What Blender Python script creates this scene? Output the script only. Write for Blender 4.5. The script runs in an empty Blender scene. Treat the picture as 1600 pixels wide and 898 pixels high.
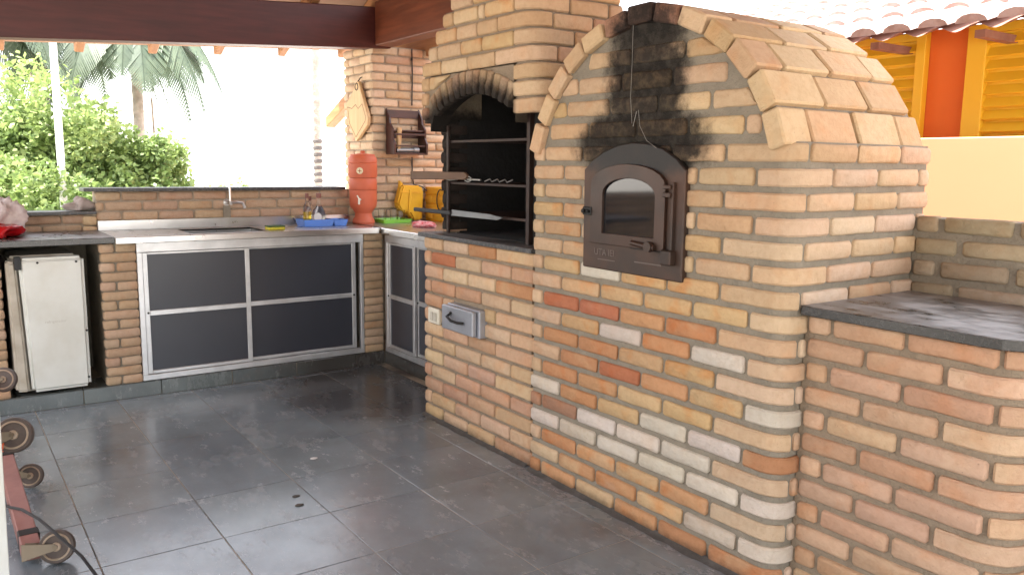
import bpy, bmesh, math, random
from mathutils import Vector, Matrix, noise as mnoise
random.seed(7)
rnd = random.random
def U(a, b): return a + (b - a) * rnd()
S = bpy.context.scene
COL = S.collection

# ------------------------------------------------------------------ camera
cam_d = bpy.data.cameras.new('camera'); cam = bpy.data.objects.new('camera', cam_d); COL.objects.link(cam)
cam.location = (2.7318, -2.011, 1.2864)
cam.rotation_euler = (1.4234, -0.011, 0.9627)
cam_d.sensor_width = 36; cam_d.lens = 29.11; cam_d.clip_end = 8000; cam_d.clip_start = 0.02
S.camera = cam
# ------------------------------------------------------------------ sky and sun
SUN_DIR = Vector((-0.12, -0.24, 0.96)).normalized()
w = bpy.data.worlds.new('World'); S.world = w; w.use_nodes = True
nt = w.node_tree; bg = nt.nodes['Background']
sky = nt.nodes.new('ShaderNodeTexSky'); sky.sky_type = 'NISHITA'; sky.sun_disc = False
sky.sun_elevation = math.asin(SUN_DIR.z)
sky.sun_rotation = math.atan2(SUN_DIR.x, SUN_DIR.y)
sky.air_density = 1.0; sky.dust_density = 3.0; sky.ozone_density = 0.6
hz = nt.nodes.new('ShaderNodeMix'); hz.data_type = 'RGBA'; hz.inputs[0].default_value = 0.5   # thin bright haze over the whole sky
nt.links.new(sky.outputs[0], hz.inputs[6]); hz.inputs[7].default_value = (6.8, 6.6, 6.3, 1)
nt.links.new(hz.outputs[2], bg.inputs[0]); bg.inputs[1].default_value = 0.15
sl = bpy.data.lights.new('sun', 'SUN'); sun = bpy.data.objects.new('sun', sl); COL.objects.link(sun)
sl.energy = 4.0; sl.angle = math.radians(0.5); sl.color = (1, .95, .87)
sun.rotation_euler = SUN_DIR.to_track_quat('Z', 'Y').to_euler()
S.view_settings.view_transform = 'Standard'; S.view_settings.look = 'None'
S.view_settings.exposure = 2.65; S.view_settings.gamma = 1.0

# ------------------------------------------------------------------ materials
def lin(r, g, b):
    return tuple((c / 255 / 12.92 if c / 255 <= .04045 else ((c / 255 + .055) / 1.055) ** 2.4) for c in (r, g, b)) + (1,)
class NB:
    def __init__(s, name):
        s.m = bpy.data.materials.new(name); s.m.use_nodes = True
        s.t = s.m.node_tree; s.b = s.t.nodes['Principled BSDF']
        s.pos = s.t.nodes.new('ShaderNodeNewGeometry').outputs['Position']
    def n(s, typ, **k):
        x = s.t.nodes.new(typ)
        for a, v in k.items(): setattr(x, a, v)
        return x
    def l(s, a, b): s.t.links.new(a, b)
    def val(s, x, i):
        if hasattr(x, 'is_output') or isinstance(x, bpy.types.NodeSocket): s.l(x, i)
        else: i.default_value = x
    def math(s, op, a, b=0, c=None, clamp=False):
        x = s.n('ShaderNodeMath', operation=op, use_clamp=clamp); s.val(a, x.inputs[0]); s.val(b, x.inputs[1])
        if c is not None: s.val(c, x.inputs[2])
        return x.outputs[0]
    def noise(s, scale, detail=4, rough=.55, vec=None, stretch=None):
        x = s.n('ShaderNodeTexNoise'); x.inputs['Scale'].default_value = scale
        x.inputs['Detail'].default_value = detail; x.inputs['Roughness'].default_value = rough
        v = vec or s.pos
        if stretch:
            m = s.n('ShaderNodeMapping'); m.inputs['Scale'].default_value = stretch; s.l(v, m.inputs[0]); v = m.outputs[0]
        s.l(v, x.inputs['Vector']); return x.outputs['Fac']
    def ramp(s, f, a, b):  # smooth 0..1
        x = s.n('ShaderNodeMapRange', interpolation_type='SMOOTHSTEP'); s.val(f, x.inputs[0])
        x.inputs[1].default_value = a; x.inputs[2].default_value = b; return x.outputs[0]
    def mix(s, f, a, b, mode='MIX'):
        x = s.n('ShaderNodeMix', data_type='RGBA', blend_type=mode); s.val(f, x.inputs[0])
        s.val(a, x.inputs[6]); s.val(b, x.inputs[7]); return x.outputs[2]
    def bump(s, h, strength=.3, dist=.01, prev=None):
        x = s.n('ShaderNodeBump'); x.inputs['Strength'].default_value = strength; x.inputs['Distance'].default_value = dist
        s.l(h, x.inputs['Height'])
        if prev: s.l(prev, x.inputs['Normal'])
        return x.outputs[0]
    def out(s, col=None, rough=None, metal=None, normal=None, **k):
        if col is not None: s.val(col, s.b.inputs['Base Color'])
        if rough is not None: s.val(rough, s.b.inputs['Roughness'])
        if metal is not None: s.val(metal, s.b.inputs['Metallic'])
        if normal is not None: s.l(normal, s.b.inputs['Normal'])
        for a, v in k.items(): s.b.inputs[a.replace('_', ' ')].default_value = v
        return s.m
def simple(name, c, rough=.5, metal=0, c2=None, scale=6, amt=.5, bmp=.1, bscale=80, bd=.002, **k):
    q = NB(name); c2 = c2 or tuple(v * .7 for v in c[:3]) + (1,)
    f = q.ramp(q.noise(scale, 5), .35, .7)
    col = q.mix(q.math('MULTIPLY', f, amt), c, c2)
    return q.out(col, q.math('ADD', q.math('MULTIPLY', q.noise(scale * 3), .2), rough - .1), metal, q.bump(q.noise(bscale, 3), bmp, bd), **k)
def xyz(q):
    s = q.n('ShaderNodeSeparateXYZ'); q.l(q.pos, s.inputs[0]); return s.outputs
def ell(q, X, Z, cx, cz, rx, rz):
    a = q.math('DIVIDE', q.math('SUBTRACT', X, cx), rx); b = q.math('DIVIDE', q.math('SUBTRACT', Z, cz), rz)
    return q.math('ADD', q.math('MULTIPLY', a, a), q.math('MULTIPLY', b, b))
def soot(q, col):
    """smoke stains above the oven door and under the barbecue hood"""
    X, Y, Z = xyz(q)
    wob = q.math('MULTIPLY', q.math('SUBTRACT', q.noise(11, 8, .75), .5), 2.4)
    front = q.ramp(Y, .12, .02)
    d1 = q.math('MINIMUM', ell(q, X, Z, .625, 1.56, .165, .31), ell(q, X, Z, .60, 1.365, .28, .105))
    m1 = q.math('MULTIPLY', q.math('MULTIPLY', q.ramp(q.math('ADD', d1, wob), 1.95, .80), front), q.math('ADD', .90, q.math('MULTIPLY', q.ramp(q.noise(24, 6, .7), .35, .6), .10)))
    a = q.math('SUBTRACT', X, -.49); b = q.math('SUBTRACT', Z, .965)
    R = q.math('SQRT', q.math('ADD', q.math('MULTIPLY', a, a), q.math('MULTIPLY', b, b)))
    m2 = q.math('MULTIPLY', q.ramp(q.math('ADD', R, q.math('MULTIPLY', wob, .05)), .745, .655), q.math('MULTIPLY', q.ramp(X, -.12, -.16), q.math('GREATER_THAN', Z, .96)))
    m2 = q.math('MULTIPLY', m2, q.math('GREATER_THAN', X, -1.2))
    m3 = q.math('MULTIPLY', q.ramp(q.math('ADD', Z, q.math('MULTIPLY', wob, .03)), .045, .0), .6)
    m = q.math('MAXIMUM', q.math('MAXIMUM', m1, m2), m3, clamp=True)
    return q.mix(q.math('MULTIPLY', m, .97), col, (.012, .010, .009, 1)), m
def brick_mat():
    q = NB('brick'); oi = q.n('ShaderNodeObjectInfo'); base = oi.outputs['Color']; R = oi.outputs['Random']
    off = q.n('ShaderNodeVectorMath', operation='SCALE'); off.inputs[0].default_value = (37, 11, 23); q.l(R, off.inputs['Scale'])
    va = q.n('ShaderNodeVectorMath', operation='ADD'); q.l(q.pos, va.inputs[0]); q.l(off.outputs[0], va.inputs[1]); vec = va.outputs[0]
    n1 = q.noise(11, 3, .5, vec); n2 = q.noise(45, 5, .6, vec); n3 = q.noise(6, 2, .5, vec)
    # firing patches: warmer and paler blotches, stronger on saturated bricks (alpha channel of the object colour)
    warm = q.mix(1, base, (1.04, .76, .54, 1), 'MULTIPLY')
    pale = q.mix(.5, base, (.62, .50, .30, 1))
    al = oi.outputs['Alpha']
    c = q.mix(q.math('MULTIPLY', q.ramp(n1, .50, .72), al), base, warm)
    c = q.mix(q.math('MULTIPLY', q.ramp(n3, .55, .75), q.math('MULTIPLY', al, .8)), c, pale)
    c = q.mix(q.math('MULTIPLY', q.ramp(n2, .35, .8), .45), c, q.mix(1, c, (.74, .68, .6, 1), 'MULTIPLY'))
    speck = q.ramp(q.noise(210, 2, .5, vec), .70, .78)
    c = q.mix(q.math('MULTIPLY', speck, .45), c, (.12, .07, .04, 1))
    mps = q.ramp(q.noise(3.2, 6, .7), .60, .78)   # thin mortar smears
    c = q.mix(q.math('MULTIPLY', mps, .35), c, (.42, .36, .28, 1))
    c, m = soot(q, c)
    h = q.math('ADD', q.math('MULTIPLY', q.noise(26, 4, .6, vec), 1.0), q.math('ADD', q.math('MULTIPLY', q.noise(150, 3, .6, vec), .5), q.math('MULTIPLY', speck, -.25)))
    return q.out(c, .88, 0, q.bump(h, .8, .006), Specular_IOR_Level=.25)
def mortar_mat(name, c, dark=.5):
    q = NB(name)
    col = q.mix(q.math('MULTIPLY', q.ramp(q.noise(14, 5, .6), .3, .75), dark), c, tuple(v * .62 for v in c[:3]) + (1,))
    col = q.mix(q.math('MULTIPLY', q.ramp(q.noise(120, 3), .55, .7), .4), col, tuple(v * .55 for v in c[:3]) + (1,))
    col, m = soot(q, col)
    h = q.math('ADD', q.noise(45, 4, .6), q.math('MULTIPLY', q.noise(260, 2), .5))
    return q.out(col, .95, 0, q.bump(h, .9, .006), Specular_IOR_Level=.2)
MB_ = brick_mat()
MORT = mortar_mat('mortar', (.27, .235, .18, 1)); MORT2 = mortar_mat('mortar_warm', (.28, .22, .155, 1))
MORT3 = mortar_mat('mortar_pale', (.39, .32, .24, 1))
SOOT = simple('soot_lining', (.012, .011, .010, 1), .95, bmp=.6, bscale=30, bd=.01)
def slate(name, base, wear=1.0):
    q = NB(name); oi = q.n('ShaderNodeObjectInfo'); R = oi.outputs['Random']
    off = q.n('ShaderNodeVectorMath', operation='SCALE'); off.inputs[0].default_value = (17, 31, 3); q.l(R, off.inputs['Scale'])
    va = q.n('ShaderNodeVectorMath', operation='ADD'); q.l(q.pos, va.inputs[0]); q.l(off.outputs[0], va.inputs[1]); vec = va.outputs[0]
    c = q.mix(q.ramp(q.noise(3.5, 6, .65, vec), .3, .72), base, tuple(v * 1.5 for v in base[:3]) + (1,))
    c = q.mix(R, c, q.mix(1, c, (.80, .80, .84, 1), 'MULTIPLY'))
    scuff = q.ramp(q.noise(4, 9, .78, None, (1, 2.0, 1)), .50, .70)
    c = q.mix(q.math('MULTIPLY', scuff, .38 * wear), c, (.36, .36, .37, 1))
    fine = q.ramp(q.noise(38, 6, .75, None, (1, 2.6, 1)), .56, .70)
    c = q.mix(q.math('MULTIPLY', fine, .38 * wear), c, (.36, .36, .37, 1))
    dk = q.ramp(q.noise(2.2, 7, .7), .52, .70)
    c = q.mix(q.math('MULTIPLY', dk, .45), c, (.07, .068, .066, 1))
    X, Y, Z = xyz(q)
    # brown dirt trodden in front of the corner cabinets, orange clay smears along the middle
    br = q.ramp(q.math('ADD', ell(q, X, Y, -1.55, .15, .80, .72), q.math('MULTIPLY', q.noise(4, 5), .8)), 1.75, .7)
    c = q.mix(q.math('MULTIPLY', br, .75), c, (.035, .024, .017, 1))
    cl = q.ramp(q.noise(2.3, 7, .7), .60, .72)
    c = q.mix(q.math('MULTIPLY', cl, .16), c, (.20, .13, .08, 1))
    r = q.math('ADD', .13, q.math('MULTIPLY', q.noise(3, 4, .6), .22))
    r = q.math('ADD', r, q.math('MULTIPLY', scuff, .12))
    h = q.math('ADD', q.noise(9, 5, .6, vec), q.math('MULTIPLY', q.noise(70, 4, .65), .3))
    return q.out(c, r, 0, q.bump(h, .22, .002), Specular_IOR_Level=.9)
SLATE = slate('slate_tile', (.148, .172, .182, 1)); KERB = slate('kerb_slate', (.085, .10, .095, 1), .5)
def grout_mat():
    q = NB('grout'); c = q.mix(q.ramp(q.noise(1.6, 4), .40, .55), (.06, .05, .04, 1), (.34, .28, .20, 1))
    return q.out(c, .9, 0, q.bump(q.noise(150), .4, .002))
GROUT = grout_mat()
def granite_mat(name, a, b, rough, worn=.35):
    q = NB(name); v = q.n('ShaderNodeTexVoronoi'); v.inputs['Scale'].default_value = 190; q.l(q.pos, v.inputs['Vector'])
    c = q.mix(q.ramp(q.noise(75, 5, .7), .48, .62), a, b)
    c = q.mix(q.math('MULTIPLY', q.ramp(v.outputs['Distance'], .22, .08), .4), c, (.07, .07, .072, 1))
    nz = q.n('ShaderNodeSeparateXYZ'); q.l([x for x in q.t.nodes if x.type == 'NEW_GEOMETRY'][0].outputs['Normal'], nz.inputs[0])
    scuff_sheen = q.math('MULTIPLY', q.ramp(q.noise(5, 8, .75, None, (1, 1.8, 1)), .36, .66), q.ramp(nz.outputs[2], .5, .9))  # pale scuffs plus bright reflection, painted onto upward faces
    c = q.mix(q.math('MULTIPLY', scuff_sheen, worn), c, (.42, .40, .385, 1))
    return q.out(c, q.math('ADD', rough, q.math('MULTIPLY', scuff_sheen, .3)), 0, q.bump(q.noise(40, 4), .08, .002), Specular_IOR_Level=.6)
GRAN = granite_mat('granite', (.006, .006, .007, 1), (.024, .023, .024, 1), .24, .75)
GRAN2 = granite_mat('granite_cap', (.03, .03, .032, 1), (.09, .085, .08, 1), .4)
def timber(name, a, b, rough=.45, st=(1, 12, 12)):
    q = NB(name); g = q.noise(3, 6, .65, None, st); c = q.mix(q.ramp(g, .3, .7), a, b)
    c = q.mix(q.math('MULTIPLY', q.ramp(q.noise(2, 4), .5, .8), .4), c, tuple(v * .5 for v in a[:3]) + (1,))
    return q.out(c, rough, 0, q.bump(g, .25, .004))
BEAM = timber('beam_red_stain', (.048, .008, .006, 1), (.075, .013, .010, 1), .5, (12, 1, 12))
BEAMX = timber('beam_orange_lit', (.10, .025, .010, 1), (.17, .045, .018, 1), .45, (1, 12, 12))  # crosswise beam: the orange light on it is put into the colour
RAFT = timber('rafter_wood', (.30, .13, .05, 1), (.42, .20, .08, 1), .6)
BOARDW = timber('board_wood', (.50, .31, .15, 1), (.62, .42, .22, 1), .5, (10, 10, 1))
DARKW = timber('dark_rack_wood', (.035, .012, .010, 1), (.07, .025, .018, 1), .35, (2, 2, 9))
HANDW = timber('handle_wood', (.32, .15, .06, 1), (.42, .22, .10, 1), .5)
STEEL = simple('stainless_steel', (.62, .61, .60, 1), .30, 1, (.45, .44, .43, 1), 4, .6, .15, 25, .002)
ALU = simple('aluminium', (.66, .66, .66, 1), .38, .75, (.50, .50, .50, 1), 9, .7, .1, 60)
PANEL = simple('dark_panel', (.030, .032, .042, 1), .32, 0, (.036, .038, .048, 1), 1, .6, .02, 20, Specular_IOR_Level=.6)
IRON = simple('oven_door_iron', (.030, .019, .014, 1), .50, .25, (.062, .030, .018, 1), 7, .8, .35, 120, .0015)
def iron_sooty():
    q = NB('sooty_iron'); c = q.mix(q.ramp(q.noise(7, 5), .35, .7), (.040, .025, .018, 1), (.070, .034, .020, 1)); c, m = soot(q, c)
    return q.out(c, .55, .2, q.bump(q.noise(120, 3), .35, .0015))
IRONF = iron_sooty()
IRON2 = simple('oven_door_leaf', (.055, .027, .017, 1), .42, .25, (.028, .018, .013, 1), 6, .7, .35, 120, .0015)
BLACKM = simple('blackened_metal', (.02, .018, .016, 1), .55, .4)
RACKM = simple('rack_metal', (.045, .025, .018, 1), .6, .4, (.03, .02, .02, 1), 12, .8)
GLASSD = NB('oven_glass').out((.010, .010, .012, 1), .05, 0, Specular_IOR_Level=.6)
WHITEP = simple('white_enamel', (.66, .67, .62, 1), .38, 0, (.52, .50, .42, 1), 5, .5, .05, 30)
WHITED = simple('white_enamel_dirty', (.50, .46, .38, 1), .5, 0, (.30, .24, .17, 1), 7, .7, .05, 30)
GREYM = simple('grey_paint_metal', (.38, .40, .44, 1), .35, .5, (.28, .29, .31, 1), 12, .6)
CREAMP = simple('cream_plastic', (.66, .62, .50, 1), .4)
CLAY = simple('filter_clay', (.52, .115, .050, 1), .55, 0, (.42, .085, .035, 1), 10, .5, .15, 90)
CLAYD = simple('clay_groove', (.25, .05, .02, 1), .7)
BLUE = simple('blue_plastic', (.10, .24, .68, 1), .35)
LIME = simple('lime_plastic', (.22, .55, .04, 1), .35)
YELLOW = simple('yellow_plastic', (.75, .42, .02, 1), .45, 0, (.62, .30, .01, 1), 7, .6, .2, 25, .004)
YPAINT = simple('yellow_wall_paint', (.80, .43, .03, 1), .7, 0, (.62, .28, .02, 1), 9, .7, .5, 50, .004)
PINK = simple('pink_cloth', (.60, .10, .12, 1), .8, 0, (.70, .42, .40, 1), 30, 1.0, .3, 150)
REDP = simple('red_plastic', (.45, .006, .010, 1), .22, 0, (.30, .004, .006, 1), 8, .6, .3, 30, .005)
CLOTHW = simple('pale_cloth', (.62, .55, .52, 1), .85, 0, (.42, .33, .32, 1), 22, .9, .4, 120)
CLOTHG = simple('grey_cloth', (.30, .25, .22, 1), .85, 0, (.42, .35, .32, 1), 18, .9, .4, 120)
SPONGE = simple('yellow_sponge', (.62, .52, .05, 1), .9, 0, (.35, .38, .05, 1), 30, .8, .6, 200)
SPONGED = simple('green_scour', (.05, .10, .03, 1), .95, bmp=.8, bscale=250)
LABEL = simple('paper_label', (.72, .70, .68, 1), .6)
CORK = simple('bottle_cap', (.20, .07, .05, 1), .5)
PALE = simple('badge_metal', (.60, .52, .34, 1), .4, .4)
BLACKP = simple('black_rubber', (.015, .015, .016, 1), .6)
TYRE = simple('caster_rubber', (.075, .055, .045, 1), .6, 0, (.12, .09, .07, 1), 30, .6)
RIM = simple('caster_rim', (.30, .22, .15, 1), .5, .2, (.42, .33, .24, 1), 30, .6)
ZINC = simple('zinc_bracket', (.18, .14, .095, 1), .45, .6)
TROLL = simple('trolley_red_paint', (.24, .10, .08, 1), .45, 0, (.16, .06, .045, 1), 14, .6)
ORANGEP = simple('orange_paint', (.70, .10, .02, 1), .4)
CONC = simple('pale_paving', (.52, .49, .45, 1), .9, 0, (.40, .38, .34, 1), .8, .6, .3, 5, .01)
CREAMW = simple('cream_wall_paint', (.62, .285, .155, 1), .85, 0, (.58, .26, .135, 1), 1.2, .5, .25, 120, .001)
ORANGEW = simple('orange_wall_paint', (.80, .20, .035, 1), .85, 0, (.74, .17, .03, 1), 1.5, .6, .2, 120, .001)
SHUT = simple('yellow_shutter_paint', (.86, .56, .03, 1), .55, 0, (.82, .50, .025, 1), 4, .5, .05)
TILEM = simple('roof_tile_clay', (.40, .31, .29, 1), .85, 0, (.26, .16, .13, 1), 16, .7, .4, 60, .004)
TILEE = simple('roof_tile_pan', (.30, .16, .12, 1), .85, 0, (.22, .10, .07, 1), 12, .8, .4, 60, .004)
BARK = simple('palm_bark', (.36, .32, .28, 1), .9, 0, (.22, .19, .16, 1), 9, .8, .8, 14, .02)
PALMG = simple('palm_crownshaft', (.22, .32, .07, 1), .6)
POLEW = simple('white_post_paint', (.78, .78, .76, 1), .6)
COLUMN = simple('pale_plaster', (.62, .52, .44, 1), .9)
def leaf_mat(name, a, b, c2):
    q = NB(name); oi = q.n('ShaderNodeNewGeometry')
    c = q.mix(q.ramp(q.noise(1.6, 4), .35, .65), a, b); c = q.mix(q.ramp(q.noise(14, 3), .5, .72), c, c2)
    q.out(c, .55, 0)
    tr = q.n('ShaderNodeBsdfTranslucent'); q.l(c, tr.inputs[0])
    mx = q.n('ShaderNodeMixShader'); mx.inputs[0].default_value = .35
    o = [n for n in q.t.nodes if n.type == 'OUTPUT_MATERIAL'][0]
    q.l(q.b.outputs[0], mx.inputs[1]); q.l(tr.outputs[0], mx.inputs[2]); q.l(mx.outputs[0], o.inputs[0])
    return q.m
LEAF = leaf_mat('bush_leaf', (.13, .20, .06, 1), (.22, .30, .09, 1), (.07, .12, .04, 1))
LEAFY = leaf_mat('bush_leaf_light', (.22, .31, .10, 1), (.34, .42, .15, 1), (.10, .17, .06, 1))
FROND = leaf_mat('palm_leaf', (.08, .115, .075, 1), (.12, .16, .10, 1), (.06, .09, .06, 1))
def clear_glass(name, tint):
    q = NB(name); q.out(tint, .03, 0); q.b.inputs['Transmission Weight'].default_value = 1; q.b.inputs['IOR'].default_value = 1.3; return q.m
CLEAR = clear_glass('clear_glass', (.95, .97, .96, 1)); AMBER = clear_glass('amber_oil', (.8, .62, .1, 1))

# ------------------------------------------------------------------ object helpers
W = {}
def place(o, parent, world):
    if parent is not None:
        o.parent = parent; o.matrix_parent_inverse = W[parent.name].inverted()
    o.matrix_basis = world; W[o.name] = world.copy()
    return o
def tag(o, label=None, cat=None, group=None, kind=None):
    if label: o['label'] = label
    if cat: o['category'] = cat
    if group: o['group'] = group
    if kind: o['kind'] = kind
    return o
def empty(name, loc, label=None, cat=None, group=None):
    o = bpy.data.objects.new(name, None); COL.objects.link(o); o.empty_display_size = .05
    place(o, None, Matrix.Translation(Vector(loc)))
    return tag(o, label, cat, group)
def obj(name, me, mat=None, parent=None, world=None, color=None):
    o = bpy.data.objects.new(name, me); COL.objects.link(o)
    if mat is not None and not me.materials: me.materials.append(mat)
    if color: o.color = color
    return place(o, parent, world or Matrix.Identity(4))
def struct(o): o['kind'] = 'structure'; return o
class MB:
    def __init__(s): s.v = []; s.f = []
    def add(s, vs, fs):
        k = len(s.v); s.v += [tuple(v) for v in vs]; s.f += [tuple(i + k for i in f) for f in fs]; return s
    def box(s, a, b, m=None):
        (x0, y0, z0), (x1, y1, z1) = a, b
        vs = [Vector(p) for p in ((x0,y0,z0),(x1,y0,z0),(x1,y1,z0),(x0,y1,z0),(x0,y0,z1),(x1,y0,z1),(x1,y1,z1),(x0,y1,z1))]
        if m: vs = [m @ v for v in vs]
        return s.add(vs, [(0,3,2,1),(4,5,6,7),(0,1,5,4),(1,2,6,5),(2,3,7,6),(3,0,4,7)])
    def lathe(s, c, prof, n=20, m=None):
        vs = []; fs = []
        for (r, z) in prof:
            for i in range(n):
                a = 2 * math.pi * i / n; p = Vector((r * math.cos(a), r * math.sin(a), z))
                if m: p = m @ p
                vs.append(p + Vector(c))
        for j in range(len(prof) - 1):
            for i in range(n):
                i2 = (i + 1) % n; fs.append((j*n+i, j*n+i2, (j+1)*n+i2, (j+1)*n+i))
        fs.append(tuple(range(n - 1, -1, -1))); fs.append(tuple((len(prof)-1)*n + i for i in range(n)))
        return s.add(vs, fs)
    def tube(s, pts, r, n=8, r1=None):
        pts = [Vector(p) for p in pts]; vs = []; fs = []; N = len(pts); up = Vector((0, 0, 1)); prev = None
        for k, p in enumerate(pts):
            t = (pts[min(k+1, N-1)] - pts[max(k-1, 0)]).normalized()
            a = prev if prev is not None else (up if abs(t.z) < .9 else Vector((1, 0, 0)))
            u = (a - t * a.dot(t)).normalized(); prev = u; v = t.cross(u)
            rr = r if r1 is None else r + (r1 - r) * k / (N - 1)
            for i in range(n):
                an = 2 * math.pi * i / n; vs.append(p + u * (rr * math.cos(an)) + v * (rr * math.sin(an)))
        for k in range(N - 1):
            for i in range(n):
                i2 = (i + 1) % n; fs.append((k*n+i, k*n+i2, (k+1)*n+i2, (k+1)*n+i))
        fs.append(tuple(range(n - 1, -1, -1))); fs.append(tuple((N-1)*n + i for i in range(n)))
        return s.add(vs, fs)
    def prism(s, pts, fr, a, b):
        """polygon pts (s,z) in frame fr, extruded from out=a to out=b"""
        n = len(pts); vs = [fr(x, z, a) for x, z in pts] + [fr(x, z, b) for x, z in pts]
        return s.add(vs, [tuple(range(n)), tuple(range(2*n-1, n-1, -1))] + [(i, i + n, (i+1) % n + n, (i+1) % n) for i in range(n)])
    def mesh(s, name, bev=0, smooth=False, seg=1, ang=40):
        me = bpy.data.meshes.new(name); me.from_pydata([tuple(v) for v in s.v], [], s.f)
        bm = bmesh.new(); bm.from_mesh(me); bmesh.ops.recalc_face_normals(bm, faces=bm.faces)
        if bev:
            es = [e for e in bm.edges if len(e.link_faces) == 2 and e.calc_face_angle(0) > math.radians(ang)]
            bmesh.ops.bevel(bm, geom=es, offset=bev, segments=seg, affect='EDGES', clamp_overlap=True)
        bm.to_mesh(me); bm.free()
        if smooth:
            me.shade_smooth(); me.set_sharp_from_angle(angle=math.radians(38))
        return me
    def put(s, name, mat, parent=None, bev=0, smooth=False, seg=1, color=None):
        return obj(name, s.mesh(name, bev, smooth, seg), mat, parent, color=color)
def frame(o, d, n):
    o, d, n = Vector(o), Vector(d), Vector(n)
    return lambda s, z, out=0: o + d * s + n * out + Vector((0, 0, z))
def basis(o, d, n):
    d, n = Vector(d), Vector(n); u = Vector((0, 0, 1))
    m = Matrix((d, n, u)).transposed().to_4x4(); m.translation = Vector(o); return m

# ---- bricks: a front polygon with softened outline, chamfered towards the joint
CH = .006
def brick_poly(pts, proud=.003, depth=.03, cut=.007, jit=.0014, mid=True):
    """local mesh: x = along, y = outward, z = up"""
    P = [Vector((a, 0, b)) for a, b in pts]; n = len(P); out = []
    for i in range(n):
        p0, p, p1 = P[i-1], P[i], P[(i+1) % n]
        a = (p0 - p); b = (p1 - p); ca = min(cut, a.length*.3); cb = min(cut, b.length*.3)
        out.append(p + a.normalized()*ca); out.append(p + b.normalized()*cb)
        if mid and b.length > .09:
            out += [p + b*.33 + Vector((U(-.01, .01), 0, 0)), p + b*.68 + Vector((U(-.01, .01), 0, 0))]
    out = [p + Vector((U(-jit, jit), 0, U(-jit, jit))) for p in out]
    c = sum(out, Vector()) / len(out); k = len(out)
    def inset(p, d):
        v = c - p; v = Vector((math.copysign(min(abs(v.x), d), v.x), 0, math.copysign(min(abs(v.z), d), v.z))); return p + v
    tilt = U(-.012, .012); pr = proud + U(-.0015, .0018)
    front = [inset(p, CH) + Vector((0, pr + (p.x - c.x) * tilt, 0)) for p in out]
    edge = [p + Vector((0, pr - CH, 0)) for p in out]; back = [p + Vector((0, -depth, 0)) for p in out]
    vs = front + edge + back
    fs = [tuple(range(k))]
    for i in range(k):
        j = (i+1) % k; fs += [(i, i + k, j + k, j), (i + k, i + 2*k, j + 2*k, j + k)]
    me = bpy.data.meshes.new('brick'); me.from_pydata([tuple(v) for v in vs], [], fs)
    bm = bmesh.new(); bm.from_mesh(me); bmesh.ops.recalc_face_normals(bm, faces=bm.faces)
    # front must look outward (+y)
    bm.faces.ensure_lookup_table()
    bm.normal_update(); f0 = max(bm.faces, key=lambda f: f.calc_center_median().y)
    if f0.normal.y < 0: bmesh.ops.reverse_faces(bm, faces=bm.faces)
    bm.to_mesh(me); bm.free()
    for p in me.polygons: p.use_smooth = True
    me.set_sharp_from_angle(angle=math.radians(50))
    me.materials.append(MB_); return me
CACHE = {}
def rect_mesh(L, h, depth=.03, nvar=7, **k):
    key = (round(L / .004), round(h, 3), depth, int(rnd() * nvar))
    if key not in CACHE: CACHE[key] = brick_poly([(-L/2, -h/2), (L/2, -h/2), (L/2, h/2), (-L/2, h/2)], depth=depth, **k)
    return CACHE[key]
def put_brick(parent, o, d, n, s0, s1, z0, z1, color, **k):
    if s1 - s0 < .012: return None
    me = rect_mesh(s1 - s0, z1 - z0, **k)
    c = Vector(o) + Vector(d) * ((s0 + s1)/2) + Vector((0, 0, (z0+z1)/2))
    m = basis(c, d, n) @ Matrix.Rotation(U(-.006, .006), 4, 'Y')
    return obj('brick', me, None, parent, m, color)
def put_poly(parent, o, d, n, pts, color, **k):
    cx = sum(p[0] for p in pts)/len(pts); cz = sum(p[1] for p in pts)/len(pts)
    me = brick_poly([(a - cx, b - cz) for a, b in pts], **k)
    return obj('brick', me, None, parent, basis(Vector(o) + Vector(d)*cx + Vector((0, 0, cz)), d, n), color)
def path_fn(corner, r, front_len, d1, n1, d2, n2):
    """plan path: straight along d1 for front_len, quarter turn of radius r, then along d2. corner = sharp corner point"""
    c = Vector(corner); d1, n1, d2, n2 = map(Vector, (d1, n1, d2, n2))
    start = c - d1 * (front_len + r); arc = math.pi * r / 2; cc = c - d1*r + d2*r
    def f(s):
        if s < front_len: return start + d1*s, n1
        if s < front_len + arc:
            a = (s - front_len)/r; n = n1*math.cos(a) + n2*math.sin(a); return cc + n*r, n
        return c + d2*(r + s - front_len - arc), n2
    return f
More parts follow.
